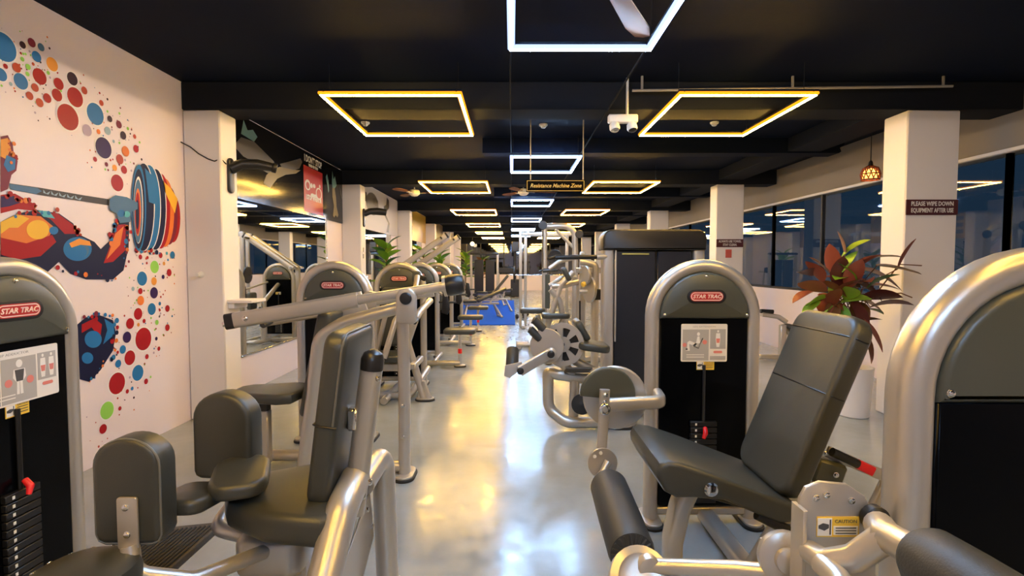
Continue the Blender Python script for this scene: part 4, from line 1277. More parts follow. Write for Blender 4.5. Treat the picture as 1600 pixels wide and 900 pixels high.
part(t, 'seat_rail', MB().tube([(.72, 2.26, .555), (1.2, 2.26, .42)], 0, prof=rrect(.06, .07, .015, 3), up=(0, 0, 1)), BLACK)
part(t, 'base_tube', MB().tube([(1.12, 2.98, .055), (1.12, 1.95, .055)], 0, prof=rrect(.09, .07, .02, 3), up=(0, 0, 1)), SILVER)
part(t, 'base_tube', MB().tube([(.62, 2.24, .05), (1.50, 2.24, .05)], 0, prof=rrect(.09, .07, .02, 3), up=(0, 0, 1)), SILVER)
foot(t, 1.50, 2.24, pi / 2); foot(t, 1.12, 1.97, 0); foot(t, .66, 2.24, pi / 2)
sr = part(t, 'seat_release', MB().tube([(.98, 2.06, .50), (1.10, 2.05, .44)], .022, 12), BLACK)
part(sr, 'end_stop', MB().lathe([(.027, 0), (.027, .015), (.02, .02)], (1.10, 2.05, .44), (.12, -.01, -.06), 14), SILVER)
# cam wheel beside the tower
hub = Vector((.555, 2.80, .78))
cw = part(t, 'cam_wheel', MB().lathe([(.165, 0), (.172, .006), (.172, .022), (.165, .028)], hub, (.12, 1, 0), 36), SILVER)
sh = [(.15 * cos(a), .15 * sin(a)) for a in [pi * k / 18 for k in range(19)]]
part(cw, 'cam_cover', MB().prism(sh + [(-.147, -.02), (.147, -.02)], .035, basis(hub + Vector((-.05, -.03, .03)), (1, .1, -.12), (.1, 0, 1)), bev=.012), SHROUD)
part(t, 'cam_arm', MB().tube(fillet([(.48, 2.68, .775), (.78, 2.70, .785), (.80, 2.86, .785)], .06), 0, prof=rrect(.05, .07, .02, 3), up=(0, 0, 1)), SILVER)
lv = part(t, 'lever', MB().tube([(.475, 2.66, .86), (.47, 2.66, .70), (.455, 2.64, .52)], 0, prof=rrect(.052, .03, .01, 3), up=(0, 1, 0)), SILVER)
bo = MB(); bo.bolt((.475, 2.644, .835), (0, -1, 0), .011); bo.bolt((.474, 2.644, .80), (0, -1, 0), .009); bo.lathe([(.03, 0), (.03, .012), (.022, .018), (.012, .018)], (.472, 2.644, .765), (0, -1, 0), 18)
part(lv, 'bolt', bo, CHROME)
ad = part(t, 'adjust_disc', MB().lathe([(.075, 0), (.075, .014)], (.455, 2.61, .50), (.1, -1, .05), 30), SILVER)
ho = MB()
for k in range(5):
    a = R(100 + 38 * k); ho.lathe([(.009, 0), (.009, .002), (.006, .0022)], (.455 + .054 * cos(a), 2.595, .50 + .054 * sin(a)), (.1, -1, .05), 10)
part(ad, 'hole', ho, PWHITE)
part(ad, 'handle', MB().tube([(.48, 2.58, .515), (.45, 2.56, .47), (.425, 2.55, .44)], [.02, .016, .022], 10), SILVER)
rl = part(t, 'shin_roller', MB().lathe([(.045, 0), (.078, .008), (.086, .03), (.087, .30), (.086, .55), (.080, .578), (.05, .585)], (.455, 2.44, .458), (-.03, -1, -.02), 30), FOAM)
cr_ = MB()
e0 = Vector((.455, 2.44, .458)) + Vector((-.03, -1, -.02)).normalized() * .588
for k in range(22):
    a = 2 * pi * k / 22
    cr_.tube([e0 + Vector((.04 * cos(a), 0, .04 * sin(a))), e0 + Vector((.076 * cos(a), .008, .076 * sin(a)))], .005, 5)
part(rl, 'gathered_end', cr_, FOAM)
part(rl, 'axle', MB().cyl(e0 + Vector((.024, .7, 0)), e0 + Vector((0, -.03, 0)), .03, 14, .005), SILVER)
# range limiter behind the backrest with red tip
rl2 = part(t, 'range_lever', MB().tube([at(1292, 705, 2.3), at(1345, 728, 2.3), at(1392, 748, 2.3)], 0, prof=rrect(.012, .05, .005, 2), up=(0, 0, 1)), SILVER)
part(rl2, 'grip', MB().tube([at(1300, 706, 2.27), at(1340, 725, 2.27)], .020, 10), BLACK)
part(rl2, 'red_tip', MB().tube([at(1340, 725, 2.27), at(1363, 736, 2.27)], 0, prof=rrect(.03, .042, .008, 2), up=(0, 0, 1)), RED)
rb = part(t, 'range_block', MB().box(at(1288, 735, 2.3), (.14, .10, .11), M=Matrix.Rotation(R(18), 4, 'Y'), bev=.014), SHROUD)
bo = MB(); bo.bolt(at(1306, 742, 2.24), (0, -1, 0), .01); bo.bolt(at(1290, 708, 2.28), (0, -1, 0), .009)
part(rb, 'bolt', bo, CHROME)
part(t, 'range_bracket', MB().tube([at(1288, 740, 2.32), at(1275, 775, 2.34), (1.30, 2.3, .06)], 0, prof=rrect(.05, .06, .012, 2)), SILVER)
part(t, 'lever_post', MB().tube([at(1386, 746, 2.3), (1.56, 2.3, .3), (1.50, 2.26, .05)], .022, 10), SILVER)

# ------------------------------------------------------------------ right machine 0: nearest tower, cut by the frame edge
t = thing('leg_curl_machine', 'nearest machine at the right edge with big silver arch and caution plate', 'gym machine', (1.0, 1.1, 0), 'strength machines')
tower(t, 1.16, 1.145, pi, top=1.54, placard=None, detail=2)
plate = [(-.075, -.30), (.10, -.30), (.10, -.03), (.093, .01), (.07, .05), (.03, .077), (-.03, .083), (-.062, .07), (-.075, .045)]
pl_ = part(t, 'cam_plate', MB().prism(plate, .010, basis((.715, 1.155, .935), (1, 0, 0), (0, 0, 1)), bev=.003), SILVER)
rim = MB()
rim.prism([(-.083, -.30), (-.075, -.30), (-.073, .03), (-.083, .03)], .05, basis((.715, 1.165, .935), (1, 0, 0), (0, 0, 1)), bev=.002)
part(pl_, 'rim', rim, SILVER)
bo = MB()
for px, py in ((1275, 778), (1291, 773), (1330, 782)):
    bo.bolt(at(px, py, 1.144), (0, -1, 0), .0065)
part(pl_, 'bolt', bo, CHROME)
sc_ = at(1309, 823, 1.1440)
ck = part(pl_, 'caution_sticker', MB().box(sc_, (.094, .0015, .046), bev=0), YELLOW)
k_ = MB(); k_.box(sc_ + Vector((-.03, -.0012, 0)), (.032, .001, .040), bev=0); k_.box(sc_ + Vector((.017, -.0012, -.008)), (.054, .001, .020), bev=0)
part(ck, 'field', k_, PWHITE)
k_ = MB(); k_.prism([(-.013, -.003), (.0, -.008), (.010, -.002), (.010, .006), (-.003, .009), (-.013, .004)], .0006, basis(sc_ + Vector((-.031, -.0018, 0)), (1, 0, 0), (0, 0, 1)))
k_.box(sc_ + Vector((-.018, -.0022, 0)), (.003, .0006, .034), bev=0)
for q in range(3):
    k_.box(sc_ + Vector((.017, -.0022, -.014 + q * .006)), (.046, .0005, .0022), bev=0)
part(ck, 'print', k_, PDARK)
text(ck, 'lettering', 'CAUTION', .011, basis(sc_ + Vector((.017, -.0016, .0125)), (1, 0, 0), (0, 0, 1)), PDARK, depth=.0003)
part(pl_, 'hub_ring', MB().lathe([(.028, 0), (.028, .02), (.02, .026), (.012, .02)], at(1362, 806, 1.14), (0, -1, 0), 20), IRON)
a0, a1, a2, a3 = at(1290, 878, 1.05), at(1335, 872, 1.02), at(1385, 838, .98), at(1448, 872, .90)
part(t, 'roller_arm', MB().tube([at(1266, 862, 1.12), a0, a1, a2], [.024, .026, .027, .027], 16), SILVER)
part(t, 'roller_arm', MB().tube([at(1374, 822, 1.06), a2, a3], .029, 16), SILVER)
dr = (Vector((.72, .45, 1.0)) - a3).normalized()
part(t, 'thigh_roller', MB().lathe([(.03, 0), (.05, .004), (.058, .02), (.06, .10), (.06, .40), (.05, .42)], a3 - dr * .01, dr, 28), FOAM)
part(t, 'swing_arm', MB().tube([at(1018, 884, 1.35), at(1150, 890, 1.27), at(1285, 905, 1.18)], [.019, .022, .024], 14), SILVER)
hb = at(1000, 905, 1.34)
part(t, 'swing_hub', MB().lathe([(.075, 0), (.08, .006), (.08, .04), (.06, .048), (.052, .044), (.02, .048)], hb + Vector((.0, .02, -.015)), (0, -.8, .6), 28), SILVER)
part(t, 'swing_stub', MB().cyl(at(1003, 868, 1.40), at(1016, 890, 1.33), .030, 16, .004), SILVER)
part(t, 'stop_hub', MB().lathe([(.060, 0), (.062, .006), (.062, .03), (.05, .036), (.03, .036), (.028, .05), (.01, .056)], at(1224, 868, 1.24), (-.2, -1, .2), 28), SILVER)
part(t, 'stop_pin', MB().cyl(at(1190, 852, 1.28), at(1222, 846, 1.28), .018, 12, .004), SILVER)
part(t, 'cam_upright', MB().box((.70, 1.20, .36), (.08, .06, .68), bev=.012), SILVER)
part(t, 'arm_link', MB().tube([at(1285, 880, 1.05), at(1310, 905, 1.0), at(1330, 940, .95)], .024, 14), SILVER)
part(t, 'seat', MB().prism(rrect(.42, .42, .09, 4), .09, Matrix.Translation((1.25, .62, .5)), bev=.03), VINYL)
part(t, 'seat_post', MB().box((1.25, .7, .27), (.10, .10, .48), bev=.012), SILVER)
part(t, 'base_tube', MB().box((.98, .92, .05), (.10, .5, .07), bev=.012), SILVER)

# ------------------------------------------------------------------ right machine 2: tall black twin tower with leg machine in front
t = thing('twin_stack_machine', 'tall black twin stack machine behind the leg extension tower', 'gym machine', (1.35, 5.2, 0), 'strength machines')
xa, xb, yf = .885, 1.86, 5.05
for x in (xa + .05, xb - .05):
    part(t, 'side_post', MB().tube([(x, yf + .1, .03), (x, yf + .1, 1.64)], 0, prof=rrect(.11, .16, .03, 4), up=(0, 1, 0)), SILVER)
o = rrect(xb - xa + .02, .20, (.01, .09, .09, .01), 6, (xa + xb) / 2, 1.735)
part(t, 'top_cap', MB().prism(o, .30, basis((0, yf + .29, 0), (1, 0, 0), (0, 0, 1)), bev=.02), BLACK)
SCM = mat('blue black panel', (.010, .013, .020), .28)
part(t, 'stack_cover', MB().box(((xa + xb) / 2 - .18, yf + .10, .86), (.40, .14, 1.55), bev=.012), SCM)
part(t, 'stack_cover', MB().box(((xa + xb) / 2 + .2, yf + .10, .86), (.34, .14, 1.55), bev=.012), SCM)
part(t, 'reflection_strip', MB().box(((xa + xb) / 2 - .18, yf + .022, 1.60), (.26, .008, .014), bev=.002), GOLD)  # gold strip stands in for a yellow light reflection on the cover
part(t, 'base_bar', MB().box(((xa + xb) / 2, yf + .1, .06), (xb - xa - .12, .12, .07), bev=.012), SILVER)
part(t, 'hook_rail', MB().box((xa + .115, yf + .02, 1.2), (.018, .02, .9), bev=.004), SILVER)
dh = part(t, 'dip_handle', MB().cyl((xa + .06, yf + .05, 1.572), (.41, yf - .05, 1.565), .022, 14, .004), BLACK)
part(dh, 'handle_collar', MB().cyl((xa + .04, yf + .05, 1.572), (xa - .07, yf + .03, 1.572), .03, 14, .004), SILVER)
part(dh, 'hooked_end', MB().tube(fillet([(.46, yf - .045, 1.566), (.40, yf - .05, 1.566), (.34, yf - .09, 1.55)], .03), .016, 10), IRON)

t = thing('rotary_leg_machine', 'leg machine with perforated silver wheel and angled roller beside the aisle', 'gym machine', (.8, 4.8, 0), 'strength machines')
Yw = 4.75
curve_tube(t, 'base_frame', [at(975, 600, Yw), at(870, 585, Yw), at(856, 580, Yw), at(857, 640, Yw + .05), at(885, 660, Yw - .05), (1.12, Yw, .05), (1.12, 5.0, .05)], .05, fr=.14, seg=14)
curve_tube(t, 'upright', [at(862, 560, Yw), at(880, 568, Yw), at(898, 590, Yw), (.56, Yw, .05)], .045, fr=.1)
curve_tube(t, 'seat_frame', [at(895, 562, Yw), at(940, 585, Yw), (1.05, Yw, .3), (1.05, Yw, .05)], .04)
hubp = at(880, 538, Yw - .03)
wh = MB()
NW = 40
ro, ri2, rh = .195, .15, .07
ax = Vector((-.35, -1, .05)).normalized()
e1 = (Vector((0, 0, 1)) - ax * ax.z).normalized(); e2 = ax.cross(e1)
def wring(mb_, r0, r1, th, o_, n=NW, a0=0, a1=2 * pi, closed=True):
    vs, fs = [], []
    m = n if closed else n + 1
    for k in range(m):
        a = a0 + (a1 - a0) * k / n
        d = e1 * cos(a) + e2 * sin(a)
        vs += [o_ + d * r0, o_ + d * r1, o_ + d * r1 + ax * th, o_ + d * r0 + ax * th]
    for k in range(n):
        i, j = k * 4, ((k + 1) % m) * 4
        for q in range(4):
            fs.append((i + q, i + (q + 1) % 4, j + (q + 1) % 4, j + q))
    if not closed:
        fs.append((0, 1, 2, 3)); fs.append(tuple(n * 4 + q for q in range(4)))
    mb_.add(vs, fs)
wring(wh, ri2, ro, .02, hubp)
wring(wh, .02, rh, .024, hubp)
for k in range(7):
    wring(wh, rh - .005, ri2 + .005, .018, hubp, 4, 2 * pi * k / 7, 2 * pi * k / 7 + .42, False)
wo = part(t, 'wheel', wh, SILVER)
part(wo, 'solid_disc', MB().lathe([(.15, 0), (.155, .006), (.155, .02), (.15, .026)], at(855, 540, Yw - .12), ax, 32), SILVER)
part(wo, 'backing_disc', MB().lathe([(.185, 0), (.185, .012)], hubp - ax * .02, ax, 32), IRON)
part(t, 'pivot_cap', MB().lathe([(.05, 0), (.05, .03), (.042, .036)], at(861, 552, Yw - .2), (-.1, -1, 0), 20), SILVER)
part(t, 'pivot_knob', MB().lathe([(.032, 0), (.032, .03), (.02, .036)], at(861, 553, Yw - .235), (-.1, -1, 0), 18), BLACK)
la = part(t, 'roller_lever', MB().tube([at(858, 553, Yw - .22), at(812, 580, Yw - .28)], 0, prof=rrect(.035, .09, .012, 3), up=(0, 0, 1)), SILVER)
part(la, 'knob', MB().lathe([(.03, 0), (.03, .03), (.02, .036)], at(813, 579, Yw - .30), (0, -1, 0), 16), BLACK)
part(la, 'roller_plate', MB().prism([(-.08, -.07), (-.03, -.09), (.09, .0), (.07, .05), (-.02, .03), (-.07, .02)], .015, basis(at(802, 574, Yw - .26), (1, 0, 0), (0, 0, 1)), bev=.003), SILVER)
part(la, 'ankle_roller', MB().cyl(at(800, 574, Yw - .22), at(801, 545, Yw - .1), .055, 20, .012), FOAM)
for px, py, nm in ((842, 507, 0), (836, 522, 1)):
    q = at(px, py, Yw - .1)
    part(t, 'knee_pad', MB().tube([q + Vector((-.055, 0, .05)), q + Vector((-.045, 0, .045)), q + Vector((.045, 0, -.045)), q + Vector((.055, 0, -.05))], [.02, .036, .036, .02], 14), FOAM)
curve_tube(t, 'pad_post', [at(842, 512, Yw - .08), at(850, 530, Yw - .08), at(855, 548, Yw - .08)], .018)
part(t, 'backrest', pad_between(MB(), at(912, 532, Yw + .1), at(895, 502, Yw + .1), (0, 1, 0), .30, .06, .04, .02), VINYL)
part(t, 'seat', MB().prism(rrect(.28, .34, .07, 4), .07, Matrix.Translation(at(925, 546, Yw)) @ Matrix.Rotation(R(8), 4, 'Y'), bev=.024), VINYL)
part(t, 'foot_plate', MB().box(at(903, 578, Yw - .15), (.22, .26, .02), M=Matrix.Rotation(R(-18), 4, 'X'), bev=.004), DRAIN)
part(t, 'weight_disc', MB().lathe([(.085, 0), (.09, .01), (.09, .04), (.07, .05), (.03, .046), (.02, .052)], at(909, 631, Yw - .1), (-.2, -1, .1), 24), RUBBER)
part(t, 'disc_peg', MB().cyl(at(909, 631, Yw - .14), at(930, 640, Yw + .02), .02, 12), CHROME)
foot(t, 1.0, Yw, 0, .2, .12)

# ------------------------------------------------------------------ right row beyond: plate loaded press, lat pulldown, rack, pulley column
t = thing('plate_loaded_press', 'plate loaded press with crossed curved silver tubes beyond the twin stack machine', 'gym machine', (.85, 8.0, 0), 'strength machines')
Yp = 8.0
curve_tube(t, 'frame_tube', [at(896, 425, Yp), at(876, 445, Yp), at(862, 490, Yp), at(850, 525, Yp)], .045)
curve_tube(t, 'frame_tube', [at(860, 452, Yp), at(875, 470, Yp), at(880, 500, Yp), at(865, 530, Yp)], .045)
curve_tube(t, 'frame_tube', [at(905, 440, Yp + .4), at(905, 480, Yp + .4), at(905, 533, Yp + .4)], .05)
curve_tube(t, 'press_arm', [at(858, 420, Yp), at(875, 408, Yp), at(900, 402, Yp + .2)], .035)
curve_tube(t, 'press_arm', [at(858, 446, Yp + .1), at(880, 432, Yp + .1), at(900, 434, Yp + .2)], .03)
curve_tube(t, 'press_arm', [at(862, 447, Yp), at(880, 447, Yp), at(905, 440, Yp + .4)], .04)
part(t, 'hand_grip', MB().cyl(at(848, 424, Yp), at(872, 422, Yp), .022, 12, .004), FOAM)
part(t, 'weight_plate', MB().lathe([(.11, 0), (.12, .01), (.12, .04), (.11, .05), (.05, .04), (.03, .045)], at(868, 402, Yp + .3), (-.3, -1, 0), 30), IRON)
part(t, 'backrest', pad_between(MB(), at(886, 440, Yp), at(876, 420, Yp), (0, 1, 0), .3, .07, .04, .02), VINYL)
part(t, 'seat', MB().prism(rrect(.42, .36, .07, 4), .08, Matrix.Translation(at(868, 497, Yp)), bev=.026), VINYL)
part(t, 'base_tube', MB().box((.9, Yp, .05), (1.0, .09, .07), bev=.012), SILVER)
part(t, 'base_tube', MB().box((.55, Yp + .2, .05), (.09, .9, .07), bev=.012), SILVER)

t = thing('lat_pulldown_machine', 'tall silver lat pulldown frame with curved top beam in the right row', 'gym machine', (.8, 9.5, 0), 'strength machines')
Yl = 9.5
part(t, 'front_post', MB().tube([at(851, 358, Yl) , Vector((at(851, 358, Yl).x, Yl, .03))], 0, prof=rrect(.09, .11, .03, 3), up=(0, 1, 0)), SILVER)
x2 = at(899, 370, Yl).x
curve_tube(t, 'top_beam', [at(846, 354, Yl), at(885, 353, Yl), at(898, 362, Yl), (x2, Yl, 1.6), (x2, Yl, .03)], .055, fr=.25)
part(t, 'brace', MB().tube([at(868, 358, Yl), at(897, 388, Yl)], .03, 10), SILVER)
part(t, 'pulley', MB().lathe([(.075, 0), (.08, .01), (.06, .02), (.08, .03), (.075, .04)], at(848, 352, Yl - .05), (0, -1, 0), 22), BLACK)
part(t, 'pulley', MB().lathe([(.07, 0), (.075, .01), (.055, .02), (.075, .03), (.07, .04)], at(905, 366, Yl - .05), (0, -1, 0), 22), BLACK)
part(t, 'cable', MB().cyl(at(848, 352, Yl - .07), at(848, 418, Yl - .07), .008, 6), BLACK)
wb = part(t, 'pulldown_bar', MB().tube([at(842, 425, Yl - .07), at(850, 421, Yl - .07), at(873, 421, Yl - .07), at(880, 426, Yl - .07)], .018, 10), BLACK)
part(t, 'thigh_column', MB().box(at(855, 455, Yl), (.10, .12, .62), bev=.012), SHROUD)
part(t, 'seat', MB().prism(rrect(.46, .34, .06, 4), .09, Matrix.Translation(at(832, 489, Yl)), bev=.026), VINYL)
part(t, 'seat_post', MB().tube(fillet([at(840, 492, Yl), at(846, 510, Yl), (.52, Yl, .05)], .1), .04, 12), SILVER)
part(t, 'base_tube', MB().box((.55, Yl, .05), (.95, .09, .08), bev=.012), SILVER)
part(t, 'base_tube', MB().box((.12, Yl - .1, .045), (.09, .6, .07), bev=.012), SILVER)
part(t, 'foot_bar', MB().cyl((.08, Yl - .55, .12), (.55, Yl - .55, .12), .035, 12, .006), SILVER)
part(t, 'foot_bar_link', MB().box((.32, Yl - .3, .10), (.06, .52, .05), bev=.01), SILVER)

t = thing('pulley_column', 'slim silver pulley column with weight discs left of the tall black machine', 'gym machine', (1.0, 7.0, 0), 'strength machines')
Yc = 6.9
q0 = at(930, 408, Yc)
curve_tube(t, 'upright', [(q0.x, Yc, .03), (q0.x, Yc, q0.z - .05), (q0.x - .2, Yc, q0.z)], .05, fr=.06, seg=14)
q1 = at(910, 420, Yc + .3)
part(t, 'rear_post', MB().box((q1.x, Yc + .3, .85), (.08, .08, 1.64), bev=.012), SILVER)
part(t, 'top_bar', MB().box(((q0.x + q1.x) / 2, Yc + .15, 1.42), (.30, .36, .07), bev=.01), SILVER)
for px, py, r in ((917, 430, .12), (923, 452, .17)):
    part(t, 'pulley_wheel', MB().lathe([(r, 0), (r + .006, .008), (r - .01, .018), (r + .006, .028), (r, .036), (.03, .036)], at(px, py, Yc - .08), (-1, -.35, 0), 26), SILVER)
part(t, 'axle', MB().cyl(at(905, 456, Yc - .05), at(922, 455, Yc - .05), .03, 12), SILVER)
part(t, 'adjust_knob', MB().cyl(at(910, 445, Yc - .12), at(914, 443, Yc - .1), .035, 14, .006), YELLOW)
part(t, 'carriage', MB().box(at(934, 460, Yc), (.16, .14, .14), bev=.015), BLACK)
part(t, 'arm', MB().box(at(945, 457, Yc), (.18, .08, .08), bev=.012), SILVER)
ch = MB(); ch.cyl(at(906, 470, Yc - .05), at(906, 520, Yc - .05), .012, 6); part(t, 'chain', ch, IRON)
part(t, 'base_tube', MB().box((1.02, Yc + .12, .05), (.50, .5, .06), bev=.012), SILVER)
part(t, 'cross_bar', MB().box(((q0.x + q1.x) / 2, Yc + .1, .42), (.30, .08, .08), bev=.01), SILVER)

t = thing('squat_rack', 'squat rack of thin uprights behind the lat pulldown frame', 'rack', (.5, 12.6, 0))
Yq = 12.4
for x in (.20, .33, 1.35, 1.48):
    part(t, 'upright', MB().box((x, Yq + (.5 if x in (.33, 1.35) else 0), 1.14), (.07, .07, 2.26), bev=.01), SILVER)
for y in (Yq, Yq + .5):
    part(t, 'cross_beam', MB().box((.84, y, 2.22), (1.22, .06, .07), bev=.01), SILVER)
for x in (.26, 1.42):
    part(t, 'base_runner', MB().box((x, Yq + .25, .045), (.08, 1.1, .07), bev=.01), SILVER)
part(t, 'barbell', MB().cyl((-.05, Yq - .07, 1.25), (1.75, Yq - .07, 1.25), .014, 10), CHROME)
for x in (.05, 1.63):
    part(t, 'weight_plate', MB().lathe([(.19, -.02), (.20, -.012), (.20, .012), (.19, .02), (.03, .02)], (x, Yq - .07, 1.25), (1, 0, 0), 26), IRON)
for x in (.26, 1.42):
    part(t, 'bar_hook', MB().box((x, Yq - .055, 1.2), (.05, .09, .08), bev=.008), BLACK)

# machine by the right window, partly behind the leg extension backrest
t = thing('back_extension_bench', 'grey and silver back extension bench near the right window', 'bench', (4.0, 8.2, 0))
Yb = 8.2
part(t, 'hip_pad', pad_between(MB(), at(1234, 505, Yb), at(1262, 535, Yb), (0, 1, 0), .30, .09, .05, .025), VINYL)
part(t, 'frame_tube', MB().tube([at(1222, 508, Yb), at(1254, 546, Yb)], .035, 12), SILVER)
part(t, 'frame_tube', MB().tube([at(1190, 491, Yb), at(1216, 495, Yb), at(1228, 503, Yb)], 0, prof=rrect(.07, .09, .02, 3), up=(0, 1, 0)), SILVER)
part(t, 'hand_grip', MB().tube([at(1188, 486, Yb), at(1208, 487, Yb)], .032, 12), BLACK)
q = at(1223, 508, Yb)
part(t, 'post', MB().box((q.x, Yb, q.z / 2 + .02), (.09, .09, q.z - .03), bev=.012), SILVER)
part(t, 'seat_pad', MB().tube([at(1255, 537, Yb), at(1290, 508, Yb)], 0, prof=rrect(.30, .06, .025, 3), up=(0, 0, 1)), VINYL)
q2 = at(1290, 520, Yb)
part(t, 'post', MB().box((q2.x, Yb, .26), (.09, .09, .46), bev=.012), SILVER)
part(t, 'base_tube', MB().box(((q.x + q2.x) / 2 - .05, Yb, .05), (1.3, .10, .07), bev=.012), SILVER)

# ------------------------------------------------------------------ blue mat and free weights zone
mb = MB(); mb.box((-1.17, 17.2, .012), (2.5, 8.6, .022), bev=.004)
single('floor_mat', mb, BLUE, 'bright blue exercise mat beyond the left machine row', 'mat')


def bench(x, y, ang, incline, label, rz=0.0):
    t = thing('weight_bench', label, 'bench', (x, y, .023), 'weight benches')
    M = Matrix.Translation((x, y, .023)) @ Matrix.Rotation(ang, 4, 'Z')
    part(t, 'seat', MB(M).prism(rrect(.40, .30, .05, 3), .07, Matrix.Translation((-.35, 0, .42)), bev=.02), VINYL)
    i = incline
    part(t, 'backrest', MB(M).prism(rrect(.90, .28, .05, 3, .45, 0), .07, Matrix.Translation((-.12, 0, .42)) @ Matrix.Rotation(-i, 4, 'Y'), bev=.02), VINYL)
    part(t, 'spine', MB(M).box((.0, 0, .38), (1.0, .07, .06), bev=.01), SILVER)
    part(t, 'prop', MB(M).tube([(.25, 0, .40), (.35, 0, .42 + .45 * sin(i))], .025, 8), SILVER)
    for s in (-1, 1):
        part(t, 'leg', MB(M).tube([(-.40, 0, .37), (-.52, s * .26, .02)], .028, 8), SILVER)
        part(t, 'leg', MB(M).tube([(.35, 0, .37), (.52, s * .26, .02)], .028, 8), SILVER)
    part(t, 'cross_foot', MB(M).box((-.52, 0, .028), (.06, .62, .045), bev=.008), SILVER)
    part(t, 'cross_foot', MB(M).box((.52, 0, .028), (.06, .62, .045), bev=.008), SILVER)
    part(t, 'roller', MB(M).cyl((-.60, -.2, .38), (-.60, .2, .38), .05, 12, .01), FOAM)


bench(-.85, 14.6, R(15), R(22), 'low inclined bench lying nearest on the blue mat')
bench(-.55, 16.6, R(5), R(50), 'steeply inclined bench in the middle of the blue mat')
bench(-.75, 19.0, R(-10), R(8), 'nearly flat bench farthest on the blue mat')


def dumbbell(x, y, a, label):
    t = thing('dumbbell', label, 'dumbbell', (x, y, 0), 'dumbbells on the floor')
    d = Vector((cos(a), sin(a), 0))
    c = Vector((x, y, .07))
    part(t, 'handle', MB().cyl(c - d * .08, c + d * .08, .015, 10), CHROME)
    for s in (-1, 1):
        part(t, 'weight_head', MB().lathe([(.055, 0), (.068, .01), (.068, .06), (.055, .07)], c + d * s * .07, d * s, 8), RUBBER)


dumbbell(.24, 14.4, .3, 'black dumbbell on the floor right of the blue mat')
dumbbell(.36, 15.0, .9, 'second black dumbbell just beyond the one by the blue mat')


def cable_station(x, y, label, w=.62, h=1.75):
    t = thing('cable_station', label, 'gym machine', (x, y, 0), 'far cable stations')
    for s in (-1, 1):
        part(t, 'post', MB().box((x + s * w / 2, y, h / 2), (.09, .10, h - .02), bev=.012), SILVER)
        part(t, 'weight_stack', MB().box((x + s * w * .21, y, h * .44), (w * .34, .16, h * .84), bev=.015), BLACK)
    part(t, 'top_cap', MB().box((x, y, h - .03), (w + .09, .18, .09), bev=.025), BLACK)
    part(t, 'base', MB().box((x, y, .04), (w, .36, .06), bev=.012), SILVER)


cable_station(at(757, 430, 21.0).x, 21.0, 'black twin stack cable station past the blue mat', 1.05, 1.95)
t = thing('treadmill', 'dark treadmill with silver hoop rail at the far wall, left of the dark stand', 'treadmill', (-2.6, 25.5, 0), 'far treadmills')
def treadmill(t, x, y):
    part(t, 'deck', MB().box((x, y, .12), (.75, 1.8, .16), bev=.03), BLACK)
    part(t, 'belt', MB().box((x, y, .205), (.5, 1.6, .012), bev=.003), RUBBER)
    for s in (-1, 1):
        part(t, 'upright', MB().tube(fillet([(x + s * .38, y - .5, .1), (x + s * .38, y - .7, 1.15), (x + s * .38, y - .2, 1.15)], .1), .045, 10), SILVER)
    part(t, 'console', MB().box((x, y - .72, 1.22), (.8, .10, .26), bev=.03), BLACK)
treadmill(t, -2.6, 25.5)
t = thing('treadmill', 'dark treadmill with silver hoop rail at the far wall, right of the dark stand', 'treadmill', (-.25, 25.5, 0), 'far treadmills')
treadmill(t, -.25, 25.5)
t = thing('speaker_stand', 'tall thin dark stand with boxy base near the far wall', 'stand', (.2, 24.0, 0))
q = at(805, 440, 24.0)
part(t, 'base', MB().box((q.x, 24.0, .42), (.42, .40, .80), bev=.03), BLACK)
part(t, 'pole', MB().cyl((q.x, 24.0, .8), (q.x, 24.0, 2.2), .05, 12), BLACK)
part(t, 'head', MB().box((q.x, 24.0, 2.3), (.34, .3, .5), bev=.04), BLACK)
t = thing('wall_clock_lamp', 'small round glowing globe lamp at the far glazing, left one', 'lamp', at(738, 381, 29.0), 'far globe lamps')
GLB = emis('globe glow', (1, .75, .4), 3)
for i, px in enumerate((738, 813)):
    q = at(px, 381, 29.0)
    if i:
        t = thing('globe_lamp', 'small round glowing globe lamp at the far glazing, right one', 'lamp', q, 'far globe lamps')
    else:
        t.name = 'globe_lamp'
    part(t, 'globe', MB().lathe([(.02, .12), (.09, .08), (.125, 0), (.09, -.08), (.02, -.12)], q, (0, 0, 1), 16), GLB)
    part(t, 'stem', MB().cyl(q + Vector((0, 0, .12)), (q.x, q.y, ZC - .01), .012, 8), BLACK)

# ------------------------------------------------------------------ plants
def leafmesh(L, W, curl, n=7):
    vs, fs = [], []
    for k in range(n + 1):
        t_ = k / n
        w = W * (sin(pi * min(1, t_ * .92 + .05)) ** .75) * (1 - .25 * t_)
        if k == n: w = .002
        y = L * t_
        z = -curl * t_ * t_ * L
        vs += [(-w, y, z + .25 * w), (0, y, z), (w, y, z + .25 * w)]
    for k in range(n):
        a = k * 3
        fs += [(a, a + 1, a + 4, a + 3), (a + 1, a + 2, a + 5, a + 4)]
    m_ = MB(); m_.add(vs, fs)
    # thickness
    nn = len(vs)
    m_.add([(x, y, z - .003) for x, y, z in vs], fs)
    return m_.mesh('leaf')


LM = {}
for nm, col in (('rust', (.26, .060, .028)), ('maroon', (.10, .018, .012)), ('brown', (.17, .065, .02)), ('green', (.14, .30, .02)), ('lime', (.30, .46, .04)), ('deep', (.035, .13, .02))):
    LM[nm] = mat('leaf ' + nm, col, .42, var=.25, vscale=9)
LMESH = {}


